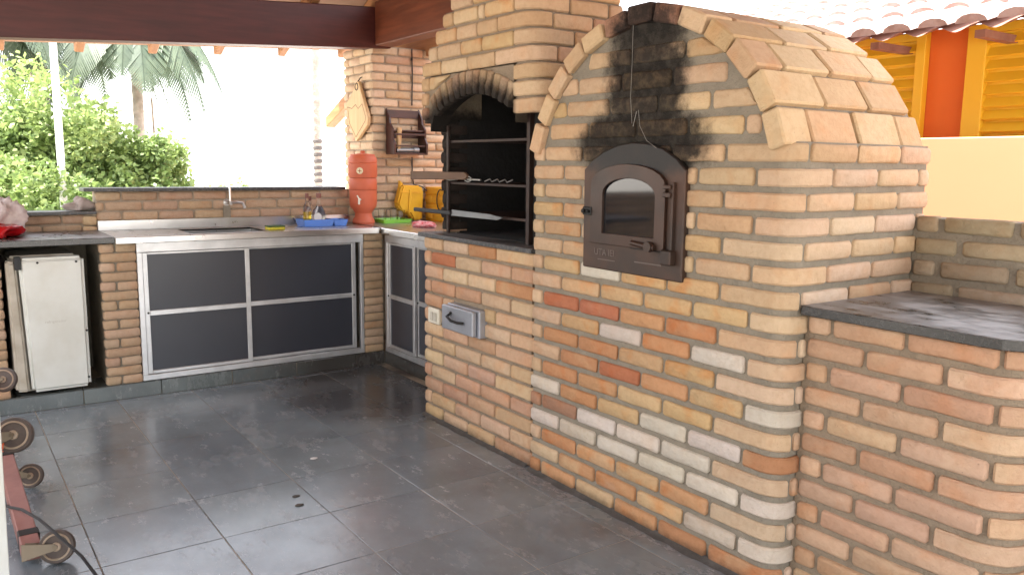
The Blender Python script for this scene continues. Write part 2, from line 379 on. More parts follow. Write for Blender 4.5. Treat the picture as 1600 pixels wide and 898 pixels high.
def sweep_brick(parent, path, s0, s1, z0, z1, color, depth=.03, step=.022):
    k = max(2, int((s1 - s0)/step)); ss = [s0, s0 + .005] + [s0 + (s1-s0)*i/k for i in range(1, k)] + [s1 - .005, s1]
    h = z1 - z0; vs = []; N = len(ss); pr = U(.002, .0045)
    for i, s in enumerate(ss):
        p, n = path(s); end = i in (0, N-1); e = CH if end else 0
        j = U(-.0008, .0008)
        for (o_, z) in ((-depth, e), (pr - CH - e*.5, e + j), (pr - e, CH + e + j), (pr - e, h - CH - e + j), (pr - CH - e*.5, h - e + j), (-depth, h - e)):
            q = p + n*o_; vs.append((q.x, q.y, z0 + z))
    fs = []
    for i in range(N-1):
        for a in range(6): b = (a+1) % 6; fs.append((i*6+a, i*6+b, (i+1)*6+b, (i+1)*6+a))
    fs += [tuple(range(6)), tuple((N-1)*6 + 5 - a for a in range(6))]
    me = bpy.data.meshes.new('brick'); me.from_pydata(vs, [], fs)
    bm = bmesh.new(); bm.from_mesh(me); bmesh.ops.recalc_face_normals(bm, faces=bm.faces); bm.to_mesh(me); bm.free()
    for p in me.polygons: p.use_smooth = True
    me.set_sharp_from_angle(angle=math.radians(35)); me.materials.append(MB_)
    return obj('brick', me, None, parent, None, color)

# brick colours (linear albedo, alpha = how blotchy)
BC = dict(
    B=[(.52, .365, .225, .35), (.54, .385, .24, .3), (.49, .335, .195, .4), (.56, .41, .26, .3), (.51, .34, .20, .5)],
    P=[(.53, .37, .235, .25), (.51, .35, .215, .3), (.55, .40, .265, .2)],
    W=[(.57, .50, .41, .15), (.60, .53, .44, .12), (.54, .46, .36, .2)],
    O=[(.47, .235, .115, .8), (.48, .26, .13, .8), (.43, .215, .105, .7)],
    R=[(.40, .15, .08, .6), (.38, .145, .078, .5)],
    Y=[(.52, .345, .18, .8), (.53, .36, .19, .7), (.50, .325, .175, .9)],
    D=[(.38, .21, .135, .5), (.35, .19, .125, .4)],
    K=[(.44, .31, .20, .3), (.47, .34, .22, .3), (.42, .29, .18, .35)],
    G=[(.36, .29, .20, .25), (.39, .31, .21, .2), (.33, .26, .175, .3)],
    N=[(.50, .36, .245, .3), (.48, .335, .22, .35), (.45, .31, .205, .3)],
    F=[(.56, .41, .285, .2), (.60, .45, .32, .2), (.53, .375, .25, .25)],
    L=[(.49, .30, .19, .4), (.51, .33, .215, .35), (.46, .275, .17, .4), (.53, .36, .235, .3)])
def bc(k):
    c = random.choice(BC[k]); v = U(.92, 1.07); return (c[0]*v, c[1]*v*U(.97, 1.03), c[2]*v*U(.95, 1.05), c[3])
C_ = .072
def T(i): return (20 - i) * C_ - .013
HB = .0525; J = .015     # brick height, half... vertical joint width

# ------------------------------------------------------------------ floor and kerb
fl = struct(MB().box((-3.3, -3.3, -.12), (5, 2.4, -.002)).put('floor', GROUT))
struct(MB().box((-3.3, -6.6, -.12), (7, -3.3, -.012)).put('bounce_paving', simple('bounce_concrete', (.26, .245, .22, 1), .9, 0, (.20, .19, .17, 1), 1.5)))  # unseen paving behind the camera, added to bounce sunlight under the roof
tile_cache = [MB().box((-.1935, -.192, -.02), (.1935, .192, 0)).mesh('tile', .0015) for _ in range(1)]
tile_cache[0].materials.append(SLATE)
for i in range(-6, 9):
    for j in range(-7, 4):
        cx = -.05 + .39*i + .195; cy = -.11 - .387*j - .1935 if False else -.11 + .387*j + .1935
        x0, x1, y0, y1 = cx - .1935, cx + .1935, cy - .192, cy + .192
        if cx > 3.3 or cy > .3: continue
        if cx < -2.3: continue
        if x0 < -2.06: x0 = -2.056
        full = abs(x0 - (cx-.1935)) < 1e-6
        m = Matrix.Translation((cx, cy, U(-.0006, .0004))) @ Matrix.Rotation(U(-.0012, .0012), 4, 'X')
        if full: obj('tile', tile_cache[0], None, fl, m)
        else: obj('tile', MB().box((x0, y0, -.02), (x1, y1, 0)).mesh('tile', .0025), SLATE, fl)
kb = struct(MB().box((-2.7, -2.6, -.05), (-2.066, .8, .074)).box((-2.07, .338, -.05), (-.93, .8, .073)).put('kerb', GROUT))
y = -2.6
while y < .32:
    y1 = min(y + .39, .33)
    MB().box((-2.068, y + .002, 0), (-2.058, y1 - .002, .078)).put('tile', KERB, kb, .0015)
    MB().box((-2.30, y + .002, .070), (-2.069, y1 - .002, .080)).put('tile', KERB, kb, .0015)
    y += .39
x = -2.056
while x < -.96:
    x1 = min(x + .39, -.945)
    MB().box((x + .002, .328, 0), (x1 - .002, .338, .077)).put('tile', KERB, kb, .0015); x += .39

# ------------------------------------------------------------------ brick oven
XD, YN = (1, 0, 0), (0, -1, 0)
oven = empty('brick_oven', (.6, .35, 0), 'large domed brick oven with black smoke stain above its iron door', 'oven')
r_ = .07
opath = path_fn((1.25, 0, 0), r_, 1.25 - r_, (1, 0, 0), (0, -1, 0), (0, 1, 0), (1, 0, 0))
ARC = math.pi * r_ / 2; SF = 1.25 - r_ + ARC - r_          # path s at side y = 0 equivalent
def side_s(yv): return SF + yv
# mortar body, plan outline inset 8 mm
outl = [(.004, .70), (.004, .009)] + [((opath(s)[0] - opath(s)[1]*.009).x, (opath(s)[0] - opath(s)[1]*.009).y) for s in [1.18 + ARC*i/8 for i in range(9)]] + [(1.241, .70)]
mb = MB(); n = len(outl)
mb.add([(x, y, -.02) for x, y in outl] + [(x, y, 1.36) for x, y in outl], [tuple(range(n)), tuple(range(2*n-1, n-1, -1))] + [(i, i+n, (i+1) % n + n, (i+1) % n) for i in range(n)])
AC = (.61, 1.18)
th0 = math.asin(.17/.64)
arcp = [(AC[0] + .622*math.cos(th0 + (math.pi - 2*th0)*i/36), AC[1] + .622*math.sin(th0 + (math.pi - 2*th0)*i/36)) for i in range(37)]
mb.prism(arcp, frame((0, 0, 0), (1, 0, 0), (0, -1, 0)), -.0065, -.698)
mb.put('mortar_core', MORT, oven)
ROWC = {7: 'PYWYYP', 8: 'BYYYYP', 9: 'PRROOP', 10: 'PYWOWP', 11: 'POOYYF', 12: 'POROYW', 13: 'POOYYP', 14: 'WOYWWO',
        15: 'DDWWWP', 16: 'WWWWWW', 17: 'POYYOP', 18: 'POOYWW', 19: 'OOBOOO'}
for i in range(1, 20):
    odd = i % 2
    js = [0] + [(.072 if odd else .1913) + .2294*k for k in range(5)]
    z1, z0 = T(i), T(i) - HB
    if i == 19: z0 = 0.0
    for k in range(5):
        s0, s1 = js[k] + (0 if k == 0 else J/2), js[k+1] - J/2
        code = ROWC.get(i, 'BBBBBB')[min(k, 5)]
        if i < 7 and rnd() < .25: code = 'Y' if rnd() < .4 else 'P'
        # cut round the iron door plate
        if z1 < 1.36 and z0 > .905:
            zm = (z0+z1)/2; hw = .255 if zm < 1.28 else .255 - (zm - 1.28)*2.6
            a, b = .59 - hw, .59 + hw
            if s0 >= a and s1 <= b: continue
            if s0 < a < s1 and s1 <= b + .02: s1 = a + .012
            elif s0 < b < s1 and s0 >= a - .02: s0 = b - .012
            elif s0 < a and s1 > b:
                put_brick(oven, (0, 0, 0), XD, YN, s0, a + .01, z0, z1, bc(code)); s0 = b - .012
        put_brick(oven, (0, 0, 0), XD, YN, s0, s1, z0, z1, bc(code), depth=.02 if k else .05)
    # corner brick and the flank
    cc = ROWC.get(i, 'BBBBBP')[5]
    ys = [.065, .299, .532, .705] if odd else [.180, .414, .648, .705]
    sweep_brick(oven, opath, js[5] + J/2, side_s(ys[0]) - J/2, z0, z1, bc(cc))
    for a, b in zip(ys[:-1], ys[1:]):
        if b - a > .03: put_brick(oven, (1.25, 0, 0), (0, 1, 0), (1, 0, 0), a + J/2, b - (J/2 if b < .7 else 0), z0, z1, bc('F' if rnd() < .7 else 'B'))
# tympanum
TY = [(1.385, 1.440, [(.035, .091), (.105, .327), (.339, .585), (.597, .822), (.839, 1.054), (1.066, 1.12)]),
      (1.465, 1.520, [(.085, .197), (.21, .443), (.454, .685), (.697, .916), (.928, 1.10)]),
      (1.545, 1.603, [(.13, .265), (.274, .502), (.512, .746), (.757, .98), (.992, 1.07)]),
      (1.630, 1.685, [(.20, .312), (.324, .552), (.564, .799), (.809, .99)]),
      (1.708, 1.758, [(.32, .422), (.436, .535), (.547, .672), (.682, .86)])]
def arch_x(z): return math.sqrt(max(0, .578**2 - (z - AC[1])**2))
for z0, z1, bs in TY:
    w0, w1 = arch_x(z0), arch_x(z1)
    for a, b in bs:
        a0, a1 = max(a, AC[0]-w0+.008), max(a, AC[0]-w1+.008); b0, b1 = min(b, AC[0]+w0-.008), min(b, AC[0]+w1-.008)
        if b0 - a0 < .03 or b1 - a1 < .01: continue
        put_poly(oven, (0, 0, 0), XD, YN, [(a0, z0), (b0, z0), (b1, z1), (a1, z1)], bc('B' if rnd() < .8 else 'Y'), cut=.009, jit=.002)
# vault blocks, 13 rows laid along the depth
vb = {}
NV = 13; th1 = math.pi - th0 + .01; dth = (th1 - th0 + .02)/NV
for k in range(NV):
    th = th0 - .01 + dth*(k + .5); ysj = [-.024, .115, .345, .575, .715] if k % 2 == 0 else [-.020, .23, .46, .69, .715]
    c = Vector((AC[0] + .64*math.cos(th), 0, AC[1] + .64*math.sin(th)))
    tdir = Vector((-math.sin(th), 0, math.cos(th))); rad = Vector((math.cos(th), 0, math.sin(th)))
    Wd = .64*dth - .014
    for a, b in zip(ysj[:-1], ysj[1:]):
        L = b - a - .011
        if L < .02: continue
        me = MB().box((-Wd/2 + U(0, .003), 0, -.062), (Wd/2 - U(0, .003), L, 0)).mesh('brick', .006)
        me.materials.append(MB_)
        m = Matrix((-tdir, Vector((0, 1, 0)), rad)).transposed().to_4x4()
        m.translation = c + Vector((0, a, 0)) + rad*U(-.004, .003)
        m = m @ Matrix.Rotation(U(-.03, .03), 4, 'Y')
        col = bc('B')
        if 5 <= k <= 7 and a < 0: col = bc('D')
        obj('brick', me, None, oven, m, col)

CEM = mortar_mat('cement_smear', (.20, .185, .165, 1), .8)
def smear(parent, x0, x1, y, seed):
    rg = random.Random(seed); n = 60; vs = []; fs = []
    for i in range(n + 1):
        x = x0 + (x1 - x0)*i/n; wv = .018 + .022*abs(mnoise.noise(Vector((x*6, seed, 0)))) + rg.uniform(0, .006)
        vs += [(x, y + .004, .014), (x, y - wv*.4, .006), (x, y - wv, .0006)]
    for i in range(n):
        k = i*3; fs += [(k, k+3, k+4, k+1), (k+1, k+4, k+5, k+2)]
    MB().add(vs, fs).put('cement_smear', CEM, parent, 0, True)
smear(oven, .0, 1.17, -.002, 3)
# iron door
def P2(pts, y0, y1, name, mat, parent, bev=.002):
    return MB().prism(pts, frame((0, 0, 0), (1, 0, 0), (0, -1, 0)), -y0, -y1).put(name, mat, parent, bev)
plate_o = [(.338, .910), (.843, .908), (.843, 1.275), (.80, 1.312), (.735, 1.345), (.66, 1.362), (.59, 1.366), (.52, 1.358), (.44, 1.335), (.375, 1.302), (.335, 1.270)]
dr = P2(plate_o, -.016, .03, 'door_frame', IRONF, oven, .004)
def archpts(x0, x1, z0, zs, zt, n=12):
    cx = (x0+x1)/2; r = (x1-x0)/2; pts = [(x0, z0), (x1, z0)]
    for i in range(n+1):
        a = math.pi*i/n; pts.append((cx + r*math.cos(a), zs + (zt-zs)*math.sin(a)))
    return pts
# leaf with arched window hole
lo = archpts(.392, .768, 1.005, 1.222, 1.292); li = archpts(.456, .722, 1.045, 1.185, 1.243)
mb = MB(); N = len(lo)
for (pts) in (0,):
    vs = [(x, -.030, z) for x, z in lo] + [(x, -.030, z) for x, z in li] + [(x, -.012, z) for x, z in lo] + [(x, -.012, z) for x, z in li]
    fs = []
    for i in range(N):
        j = (i+1) % N; fs += [(i, j, j+N, i+N), (i, i+2*N, j+2*N, j), (i+N, j+N, j+3*N, i+3*N)]
    mb.add(vs, fs)
leaf = mb.put('door_leaf', IRON2, dr, .0015)
P2(li, -.020, -.010, 'glass_pane', GLASSD, dr, 0)
MB().box((.352, -.034, 1.105), (.400, -.012, 1.135)).lathe((.366, -.036, 1.12), [(.008, 0), (.008, .012)], 10, Matrix.Rotation(math.pi/2, 4, 'X')).lathe((.388, -.036, 1.12), [(.006, 0), (.006, .01)], 10, Matrix.Rotation(math.pi/2, 4, 'X')).put('hinge', BLACKM, dr, .002)
MB().box((.765, -.040, 1.185), (.80, -.012, 1.20)).box((.765, -.040, 1.212), (.80, -.012, 1.225)).box((.797, -.030, 1.0), (.806, -.014, 1.235)).put('hinge', IRON, dr, .002)
MB().box((.60, -.022, 1.000), (.755, -.014, 1.040)).put('latch_slot', BLACKM, dr, .001)
MB().tube([(.62, -.030, 1.022), (.66, -.038, 1.02), (.70, -.04, 1.016), (.735, -.036, 1.014)], .010, 10).lathe((.712, -.028, 1.016), [(.018, 0), (.018, .022)], 14, Matrix.Rotation(math.pi/2, 4, 'X')).put('handle', IRON2, dr, 0, True)
MB().box((.768, -.044, .962), (.815, -.014, 1.012)).put('latch', IRON, dr, .004)
# worn raised lettering strip on the plate
def text_obj(txt, size, mat, parent, origin, xd, up, ext=.0012, name='lettering', shear=0):
    cu = bpy.data.curves.new(name, 'FONT'); cu.body = txt; cu.size = size; cu.extrude = ext; cu.align_x = 'LEFT'; cu.shear = shear; cu.resolution_u = 2
    t = bpy.data.objects.new('tmp', cu); COL.objects.link(t); dg = bpy.context.evaluated_depsgraph_get()
    me = bpy.data.meshes.new_from_object(t.evaluated_get(dg)); bpy.data.objects.remove(t); me.name = name
    xd, up = Vector(xd), Vector(up); nn = xd.cross(up); m = Matrix((xd, up, nn)).transposed().to_4x4(); m.translation = Vector(origin)
    me.materials.clear(); me.materials.append(mat); return obj(name, me, None, parent, m)
LETT = simple('worn_lettering', (.14, .11, .095, 1), .5, .4)
text_obj('UTA IEI', .034, LETT, dr, (.405, -.0165, .962), (1, 0, 0), (0, 0, 1))
MB().box((.425, -.0175, .945), (.52, -.014, .948)).put('raised_line', LETT, dr)
MB().box((.62, -.0175, .953), (.75, -.014, .957)).put('raised_line', LETT, dr)
# cobweb threads over the soot
WEB = simple('cobweb', (.30, .28, .25, 1), .9)
mb = MB()
pts = [(.565, -.004, 1.80), (.572, -.012, 1.72), (.566, -.006, 1.62), (.570, -.012, 1.52), (.575, -.006, 1.43)]; mb.tube(pts, .0007, 5)
mb.tube([(.605, -.006, 1.475), (.625, -.016, 1.42), (.665, -.020, 1.37), (.71, -.018, 1.345)], .0007, 5)
mb.tube([(.60, -.010, 1.47), (.585, -.01, 1.42)], .001, 5)
tag(mb.put('cobweb', WEB), 'sooty cobweb threads hanging on the black stain above the oven door', 'cobweb')

# ------------------------------------------------------------------ counter to the right of the oven
sc_ = empty('brick_side_counter', (1.55, .36, 0), 'waist-high brick counter with polished dark granite top right of the oven', 'counter')
r2 = .10; X2 = 1.87
cpath = path_fn((X2, .085, 0), r2, X2 - 1.25 - r2, (1, 0, 0), (0, -1, 0), (0, 1, 0), (1, 0, 0)); A2 = math.pi*r2/2; F2 = X2 - 1.25 - r2
outl = [(1.245, .635), (1.245, .094)] + [((cpath(s)[0] - cpath(s)[1]*.010).x, (cpath(s)[0] - cpath(s)[1]*.010).y) for s in [F2 + A2*i/8 for i in range(9)]] + [(X2 - .010, .635)]
n = len(outl); mb = MB()
mb.add([(x, y, -.02) for x, y in outl] + [(x, y, .858) for x, y in outl], [tuple(range(n)), tuple(range(2*n-1, n-1, -1))] + [(i, i+n, (i+1) % n + n, (i+1) % n) for i in range(n)])
mb.put('mortar_core', MORT2, sc_)
for i in range(8, 20):
    z1 = min(T(i) + .008, .857); z0 = T(i) + .008 - HB; B = i % 2 == 0
    js = [.006, .087, .312, .552] if B else [.006, .197, .422]
    for a, b in zip(js[:-1], js[1:]): put_brick(sc_, (1.25, .085, 0), XD, YN, a + J/2, b - J/2, z0, z1, bc('L'))
    a = js[-1]; b = F2 + A2 + (.13 if B else .03)
    sweep_brick(sc_, cpath, a + J/2, b - J/2, z0, z1, bc('L'))
    while b < F2 + A2 + .45:
        b2 = min(b + .23, F2 + A2 + .455); sweep_brick(sc_, cpath, b + J/2, b2 - J/2, z0, z1, bc('L')); b = b2
gp = [(1.252, .058), (1.815, .058), (1.895, .115), (1.895, .632), (1.252, .632)]
mb = MB(); n = 5
mb.add([(x, y, .859) for x, y in gp] + [(x, y, .887) for x, y in gp], [tuple(range(n)), tuple(range(2*n-1, n-1, -1))] + [(i, i+n, (i+1) % n + n, (i+1) % n) for i in range(n)])
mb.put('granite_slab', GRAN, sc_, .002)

# low wall behind that counter
lw = empty('low_brick_wall', (2.2, .70, 0), 'low greyish brick wall behind the side counter, against the cream wall', 'wall')
MB().box((1.243, .648, 0), (3.6, .76, 1.128)).put('mortar_core', MORT, lw)
k = 0
for i in range(4, 20):
    z1 = T(i) - .004; z0 = z1 - .050; x = 1.25 - (.185 if i % 2 == 0 else .075) + (.045 if i % 2 == 0 else 0)
    while x < 3.55:
        a, b = max(x + .008, 1.256), x + .215
        if b - a > .03 and (z0 > .8 or x > 1.85): put_brick(lw, (0, .640, 0), XD, YN, a, b, z0, z1, bc('G'))
        x += .229
# ------------------------------------------------------------------ barbecue
bbq = empty('brick_barbecue', (-.45, .3, 0), 'brick barbecue with arched smoke hood, granite ledge and grill racks', 'barbecue')
yb = .013; rb = .035
bpath = path_fn((-.006, yb, 0), rb, .935 - rb, (1, 0, 0), (0, -1, 0), (0, 1, 0), (1, 0, 0)); X0b = -.941
MB().box((-.933, yb + .009, -.02), (-.03, .60, .922)).put('mortar_core', MORT2, bbq)
for i in range(7, 20):
    z1 = min(T(i), .921); z0 = T(i) - .0575
    if i == 19: z0 = 0
    js = [-.941, -.76, -.528, -.293] if i % 2 else [-.941, -.876, -.644, -.415, -.174]
    if not i % 2: js = [-.941, -.876, -.644, -.415, -.174]
    for q, (a, b) in enumerate(zip(js[:-1], js[1:])):
        cut = (z0 < .63 and z1 > .505)
        a2, b2 = a + (0 if q == 0 else .006), b - .006
        if cut:
            if a2 >= -.68 and b2 <= -.375: continue
            if a2 < -.68 < b2 <= -.37: b2 = -.665
            elif -.69 <= a2 < -.375 < b2: a2 = -.39
        code = 'L' if rnd() < .45 else ('B' if rnd() < .6 else 'P')
        if (i, q) in ((8, 1),): code = 'R'
        if (i, q) in ((7, 2), (9, 3)): code = 'O'
        put_brick(bbq, (0, yb, 0), XD, YN, a2, b2, z0, z1, bc(code), depth=.05 if q == 0 else .03)
    code = 'O' if i in (9,) else ('B' if rnd() < .5 else 'L')
    sweep_brick(bbq, bpath, js[-1] + .941 + .006, .935 - rb + math.pi*rb/2 + .03, z0, z1, bc(code), step=.012)
smear(bbq, -.94, -.03, .010, 9)
# ledge slab
MB().box((-.975, -.008, .9235), (-.004, .14, .944)).put('granite_ledge', GRAN2, bbq, .002)
# fire chamber lining: back, sides, floor
MB().box((-.93, .56, .93), (.0, .60, 1.9)).put('back_lining', SOOT, bbq)
MB().box((-.125, .09, .945), (-.02, .56, 1.6)).put('right_lining', SOOT, bbq)
MB().box((-.90, .16, .945), (-.84, .56, 1.5)).box((-.928, .105, 1.49), (-.88, .56, 1.72)).put('left_lining', SOOT, bbq)
MB().box((-.84, .14, .93), (-.12, .56, .9455)).put('hearth_floor', SOOT, bbq)
# left pier bricks, set back from the ledge front
for k in range(8):
    z0 = .948 + k*.068; e = .0 if k % 2 else .012
    put_brick(bbq, (0, .10, 0), XD, YN, -.925 + e, -.838, z0, z0 + .054, bc('D' if k else 'L'), depth=.10)
MB().box((-.915, .108, .945), (-.845, .20, 1.49)).put('pier_mortar', MORT, bbq)
MB().box((-.846, .085, .946), (-.828, .095, 1.47)).put('steel_strip', RACKM, bbq)
MB().box((-.150, .070, .946), (-.128, .10, 1.50)).put('steel_strip', RACKM, bbq)
# hood
kz = lambda k: 1.525 + .069*k
HC = (-.49, .965)
def hood_right(k): return .040 - .018*k
HL = {1: -.94, 2: -.94, 3: -.93, 4: -.87, 5: -.80, 6: -.73, 7: -.66, 8: -.59, 9: -.54, 10: -.5}
HJ = {3: [-.756, -.519, -.295], 4: [-.79, -.575, -.40, -.16], 5: [-.616, -.442, -.279], 6: [-.64, -.43, -.38, -.157], 7: [-.478, -.262], 8: [-.47, -.24], 9: [-.36, -.16], 10: [-.3]}
for k in range(0, 11):
    xr = hood_right(k); rh = .085; xl = HL.get(k, -.94); z0, z1 = kz(k) - .029, kz(k) + .029
    fl_ = xr - rh - (-1.0); hp = path_fn((xr, 0, 0), rh, fl_, (1, 0, 0), (0, -1, 0), (0, 1, 0), (1, 0, 0)); ah = math.pi*rh/2
    # mortar row
    x_in = xl + .010 if k >= 3 else -.165
    out = [(x_in, .52), (x_in, .010)] + [((hp(s)[0] - hp(s)[1]*.010).x, (hp(s)[0] - hp(s)[1]*.010).y) for s in [fl_ + ah*i/6 for i in range(7)]] + [(xr - .010, .52)]
    n = len(out); zz0, zz1 = (kz(k) - .0345 if k else kz(0) - .024), kz(k) + .0345
    mb = MB(); mb.add([(x, y, zz0) for x, y in out] + [(x, y, zz1) for x, y in out], [tuple(range(n)), tuple(range(2*n-1, n-1, -1))] + [(i, i+n, (i+1) % n + n, (i+1) % n) for i in range(n)])
    mb.put('hood_mortar', MORT2, bbq)
    js = [xl] + HJ[k] if k >= 3 else []
    for q, (a, b) in enumerate(zip(js[:-1], js[1:])): put_brick(bbq, (0, 0, 0), XD, YN, a + (0 if q == 0 else .005), b - .005, z0, z1, bc('B' if rnd() < .8 else 'Y'), depth=.09 if q == 0 else .03)
    a = js[-1] if js else -.160
    ye = (.12 if k % 2 else .22)
    sweep_brick(bbq, hp, a + 1.0 + .005, fl_ + ah + ye - rh, z0, z1, bc('B' if rnd() < .6 else 'P'))
    yy = ye
    while yy < .5:
        y2 = min(yy + .215, .52); put_brick(bbq, (xr, 0, 0), (0, 1, 0), (1, 0, 0), yy + .010, y2, z0, z1, bc('B' if rnd() < .6 else 'L')); yy = y2
    if k in (0, 1, 2):   # left leg of the hood and spandrels beside the arch
        put_brick(bbq, (0, 0, 0), XD, YN, -.94, -.885 if k < 2 else -.87, z0, z1, bc('D' if k == 0 else 'B'), depth=.09)
MB().box((-.93, .012, 1.48), (-.862, .30, 1.70)).put('hood_mortar', MORT2, bbq)
# spandrel backing with arch and arch soffit
mb = MB(); NA = 18; a0 = math.acos(.345/.655)
arc = [(HC[0] + .655*math.cos(math.pi - a0 - (math.pi - 2*a0)*i/NA), HC[1] + .655*math.sin(math.pi - a0 - (math.pi - 2*a0)*i/NA)) for i in range(NA+1)]
arc = [(-.87, 1.44)] + arc + [(-.15, 1.46)]
for (xa, za), (xb, zb) in zip(arc[:-1], arc[1:]):
    mb.add([(xa, .010, za), (xb, .010, zb), (xb, .010, 1.702), (xa, .010, 1.702), (xa, .11, za), (xb, .11, zb), (xb, .11, 1.702), (xa, .11, 1.702)], [(0, 1, 2, 3), (0, 4, 5, 1), (4, 7, 6, 5)])
mb.put('hood_mortar', MORT2, bbq)
NVo = 13; A0, A1 = math.pi - math.acos(.36/.70)*1.0, math.acos(.335/.70)
for k in range(NVo):
    a = A0 + (A1 - A0)*(k + .5)/NVo; da = (A0 - A1)/NVo*.40
    pts = [(HC[0] + R*math.cos(a + s*da), HC[1] + R*math.sin(a + s*da)) for R, s in ((.630, 1), (.630, -1), (.735, -1), (.735, 1))]
    put_poly(bbq, (0, .0, 0), XD, YN, pts, bc('K'), cut=.005, jit=.0018)
for z0, z1, xs in ((1.567, 1.62, (-.865, -.80)), (1.638, 1.694, (-.862, -.635)), (1.638, 1.694, (-.375, -.168))):
    def ex(z): return math.sqrt(max(0, .752**2 - (z - HC[1])**2))
    if xs[1] < -.5: pts = [(xs[0], z0), (min(xs[1], HC[0]-ex(z0)), z0), (min(xs[1], HC[0]-ex(z1)) if HC[0]-ex(z1) > xs[0] else xs[1], z1), (xs[0], z1)]
    else: pts = [(max(xs[0], HC[0]+ex(z0)), z0), (xs[1], z0), (xs[1], z1), (max(xs[0], HC[0]+ex(z1)), z1)]
    if pts[1][0] - pts[0][0] > .01: put_poly(bbq, (0, 0, 0), XD, YN, pts, bc('B'), cut=.004)
# racks
for z in (1.393, 1.193, 1.046):
    rk = MB().box((-.835, .098, z - .006), (-.135, .112, z + .006)).put('rack_rail', RACKM, bbq, .001)
    mb = MB()
    for q in range(14): mb.tube([(-.80 + q*.049, .112, z), (-.80 + q*.049, .50, z)], .0025, 5)
    mb.put('rack_rods', RACKM, rk)
# ash drawer and socket
MB().box((-.660, -.020, .500), (-.372, .03, .628)).put('drawer_frame', GREYM, bbq, .004)
dw = MB().box((-.671, -.046, .506), (-.392, -.022, .622)).put('drawer', GREYM, bbq, .005)
MB().tube([(-.59, -.048, .585), (-.58, -.070, .578), (-.53, -.078, .565), (-.48, -.072, .562), (-.465, -.048, .560)], .0065, 8).lathe((-.578, -.048, .592), [(.007, 0), (.007, .006)], 10, Matrix.Rotation(math.pi/2, 4, 'X')).put('handle', BLACKM, dw, 0, True)
so = MB().box((-.880, -.004, .497), (-.770, .014, .573)).put('wall_socket', CREAMP, bbq, .004)
for q in (-.850, -.815): MB().box((q, -.009, .512), (q + .024, -.005, .555)).put('socket_insert', WHITED, so, .001)

# things lying across the barbecue racks
hd = MB().prism([(-1.15, 1.203), (-.62, 1.212), (-.597, 1.222), (-.597, 1.238), (-.62, 1.248), (-1.15, 1.246)], frame((0, 0, 0), (1, 0, 0), (0, -1, 0)), -.045, -.062).put('grill_paddle', simple('smoked_wood', (.10, .055, .032, 1), .7, 0, (.16, .09, .05, 1)), None, .003)
tag(hd, 'flat brown wooden paddle sticking out left across the grill opening', 'paddle')
kn = empty('grill_knife', (-.8, .05, 1.05), 'long black-handled steel blade lying along the lowest grill rack', 'knife')
MB().box((-1.11, .040, 1.040), (-.74, .058, 1.060)).put('handle', BLACKP, kn, .004)
MB().add([(-.74, .049, 1.038), (-.74, .053, 1.066), (-.40, .051, 1.062), (-.30, .05, 1.052), (-.34, .049, 1.040), (-.74, .057, 1.038), (-.74, .058, 1.066), (-.40, .056, 1.062), (-.30, .055, 1.052), (-.34, .056, 1.040)], [(0, 1, 2, 3, 4), (9, 8, 7, 6, 5), (0, 5, 6, 1), (1, 6, 7, 2), (2, 7, 8, 3), (3, 8, 9, 4), (4, 9, 5, 0)]).put('blade', simple('dull_blade', (.16, .16, .16, 1), .5, .8), kn)
mb = MB(); mb.tube([(-.84, .07, 1.215), (-.78, .06, 1.208), (-.72, .07, 1.212), (-.66, .06, 1.222), (-.60, .06, 1.215), (-.50, .065, 1.214)], .0045, 6)
mb.tube([(-.60 + .03*math.cos(a), .058, 1.216 + .012*math.sin(a)) for a in [i*math.pi/6 for i in range(13)]], .003, 6)
mb.tube([(-.46 + .03*i, .06 + .01*(i % 2), 1.208 + .012*(i % 2)) for i in range(8)], .003, 5)
tag(mb.put('grill_tongs', simple('dull_wire', (.30, .29, .27, 1), .45, .8), None, 0, True), 'bent steel tongs and chain lying on the middle grill rack', 'tongs')

# ------------------------------------------------------------------ small-course brick walls (sink side)
def small_wall(parent, o, d, n, s0, s1, ztop, zbot, code, first, second, c=.059, p=.205, depth=.03, jz=.011):
    r = 0; z = ztop
    while z > zbot + .01:
        z1 = z; z0 = max(z - (c - jz), zbot); x = (first if r % 2 == 0 else second)
        while x > s0: x -= p
        while x < s1:
            a, b = max(x + .005, s0), min(x + p - .005, s1)
            if b - a > .02: put_brick(parent, o, d, n, a, b, z0, z1, bc(code), depth=depth)
            x += p
        z -= c; r += 1
YD, XN = (0, 1, 0), (1, 0, 0)
hw = empty('sink_half_wall', (-2.66, -.35, 0), 'half-height brick wall behind the sink, capped with a thin dark slab', 'wall')
MB().box((-2.72, -1.235, 0), (-2.608, .53, 1.104)).put('mortar_core', MORT3, hw)
small_wall(hw, (-2.60, 0, 0), YD, XN, -1.235, .49, 1.100, .86, 'N', -1.10, -1.19)
MB().box((-2.76, -1.30, 1.105), (-2.565, .30, 1.124)).put('cap_slab', GRAN2, hw, .002)
lw2 = empty('lower_half_wall', (-2.66, -1.8, 0), 'lower brick half wall left of the sink, behind the dark granite shelf', 'wall')
MB().box((-2.74, -2.7, 0), (-2.618, -1.236, .974)).put('mortar_core', MORT3, lw2)
small_wall(lw2, (-2.61, 0, 0), YD, XN, -2.7, -1.30, .970, .80, 'N', -1.62, -1.72)
for z in (.913, .855): put_brick(lw2, (-2.585, 0, 0), YD, XN, -1.31, -1.238, z, z + .05, bc('B'), depth=.05)
MB().box((-2.76, -2.7, .975), (-2.58, -1.237, .993)).put('cap_slab', GRAN2, lw2, .002)

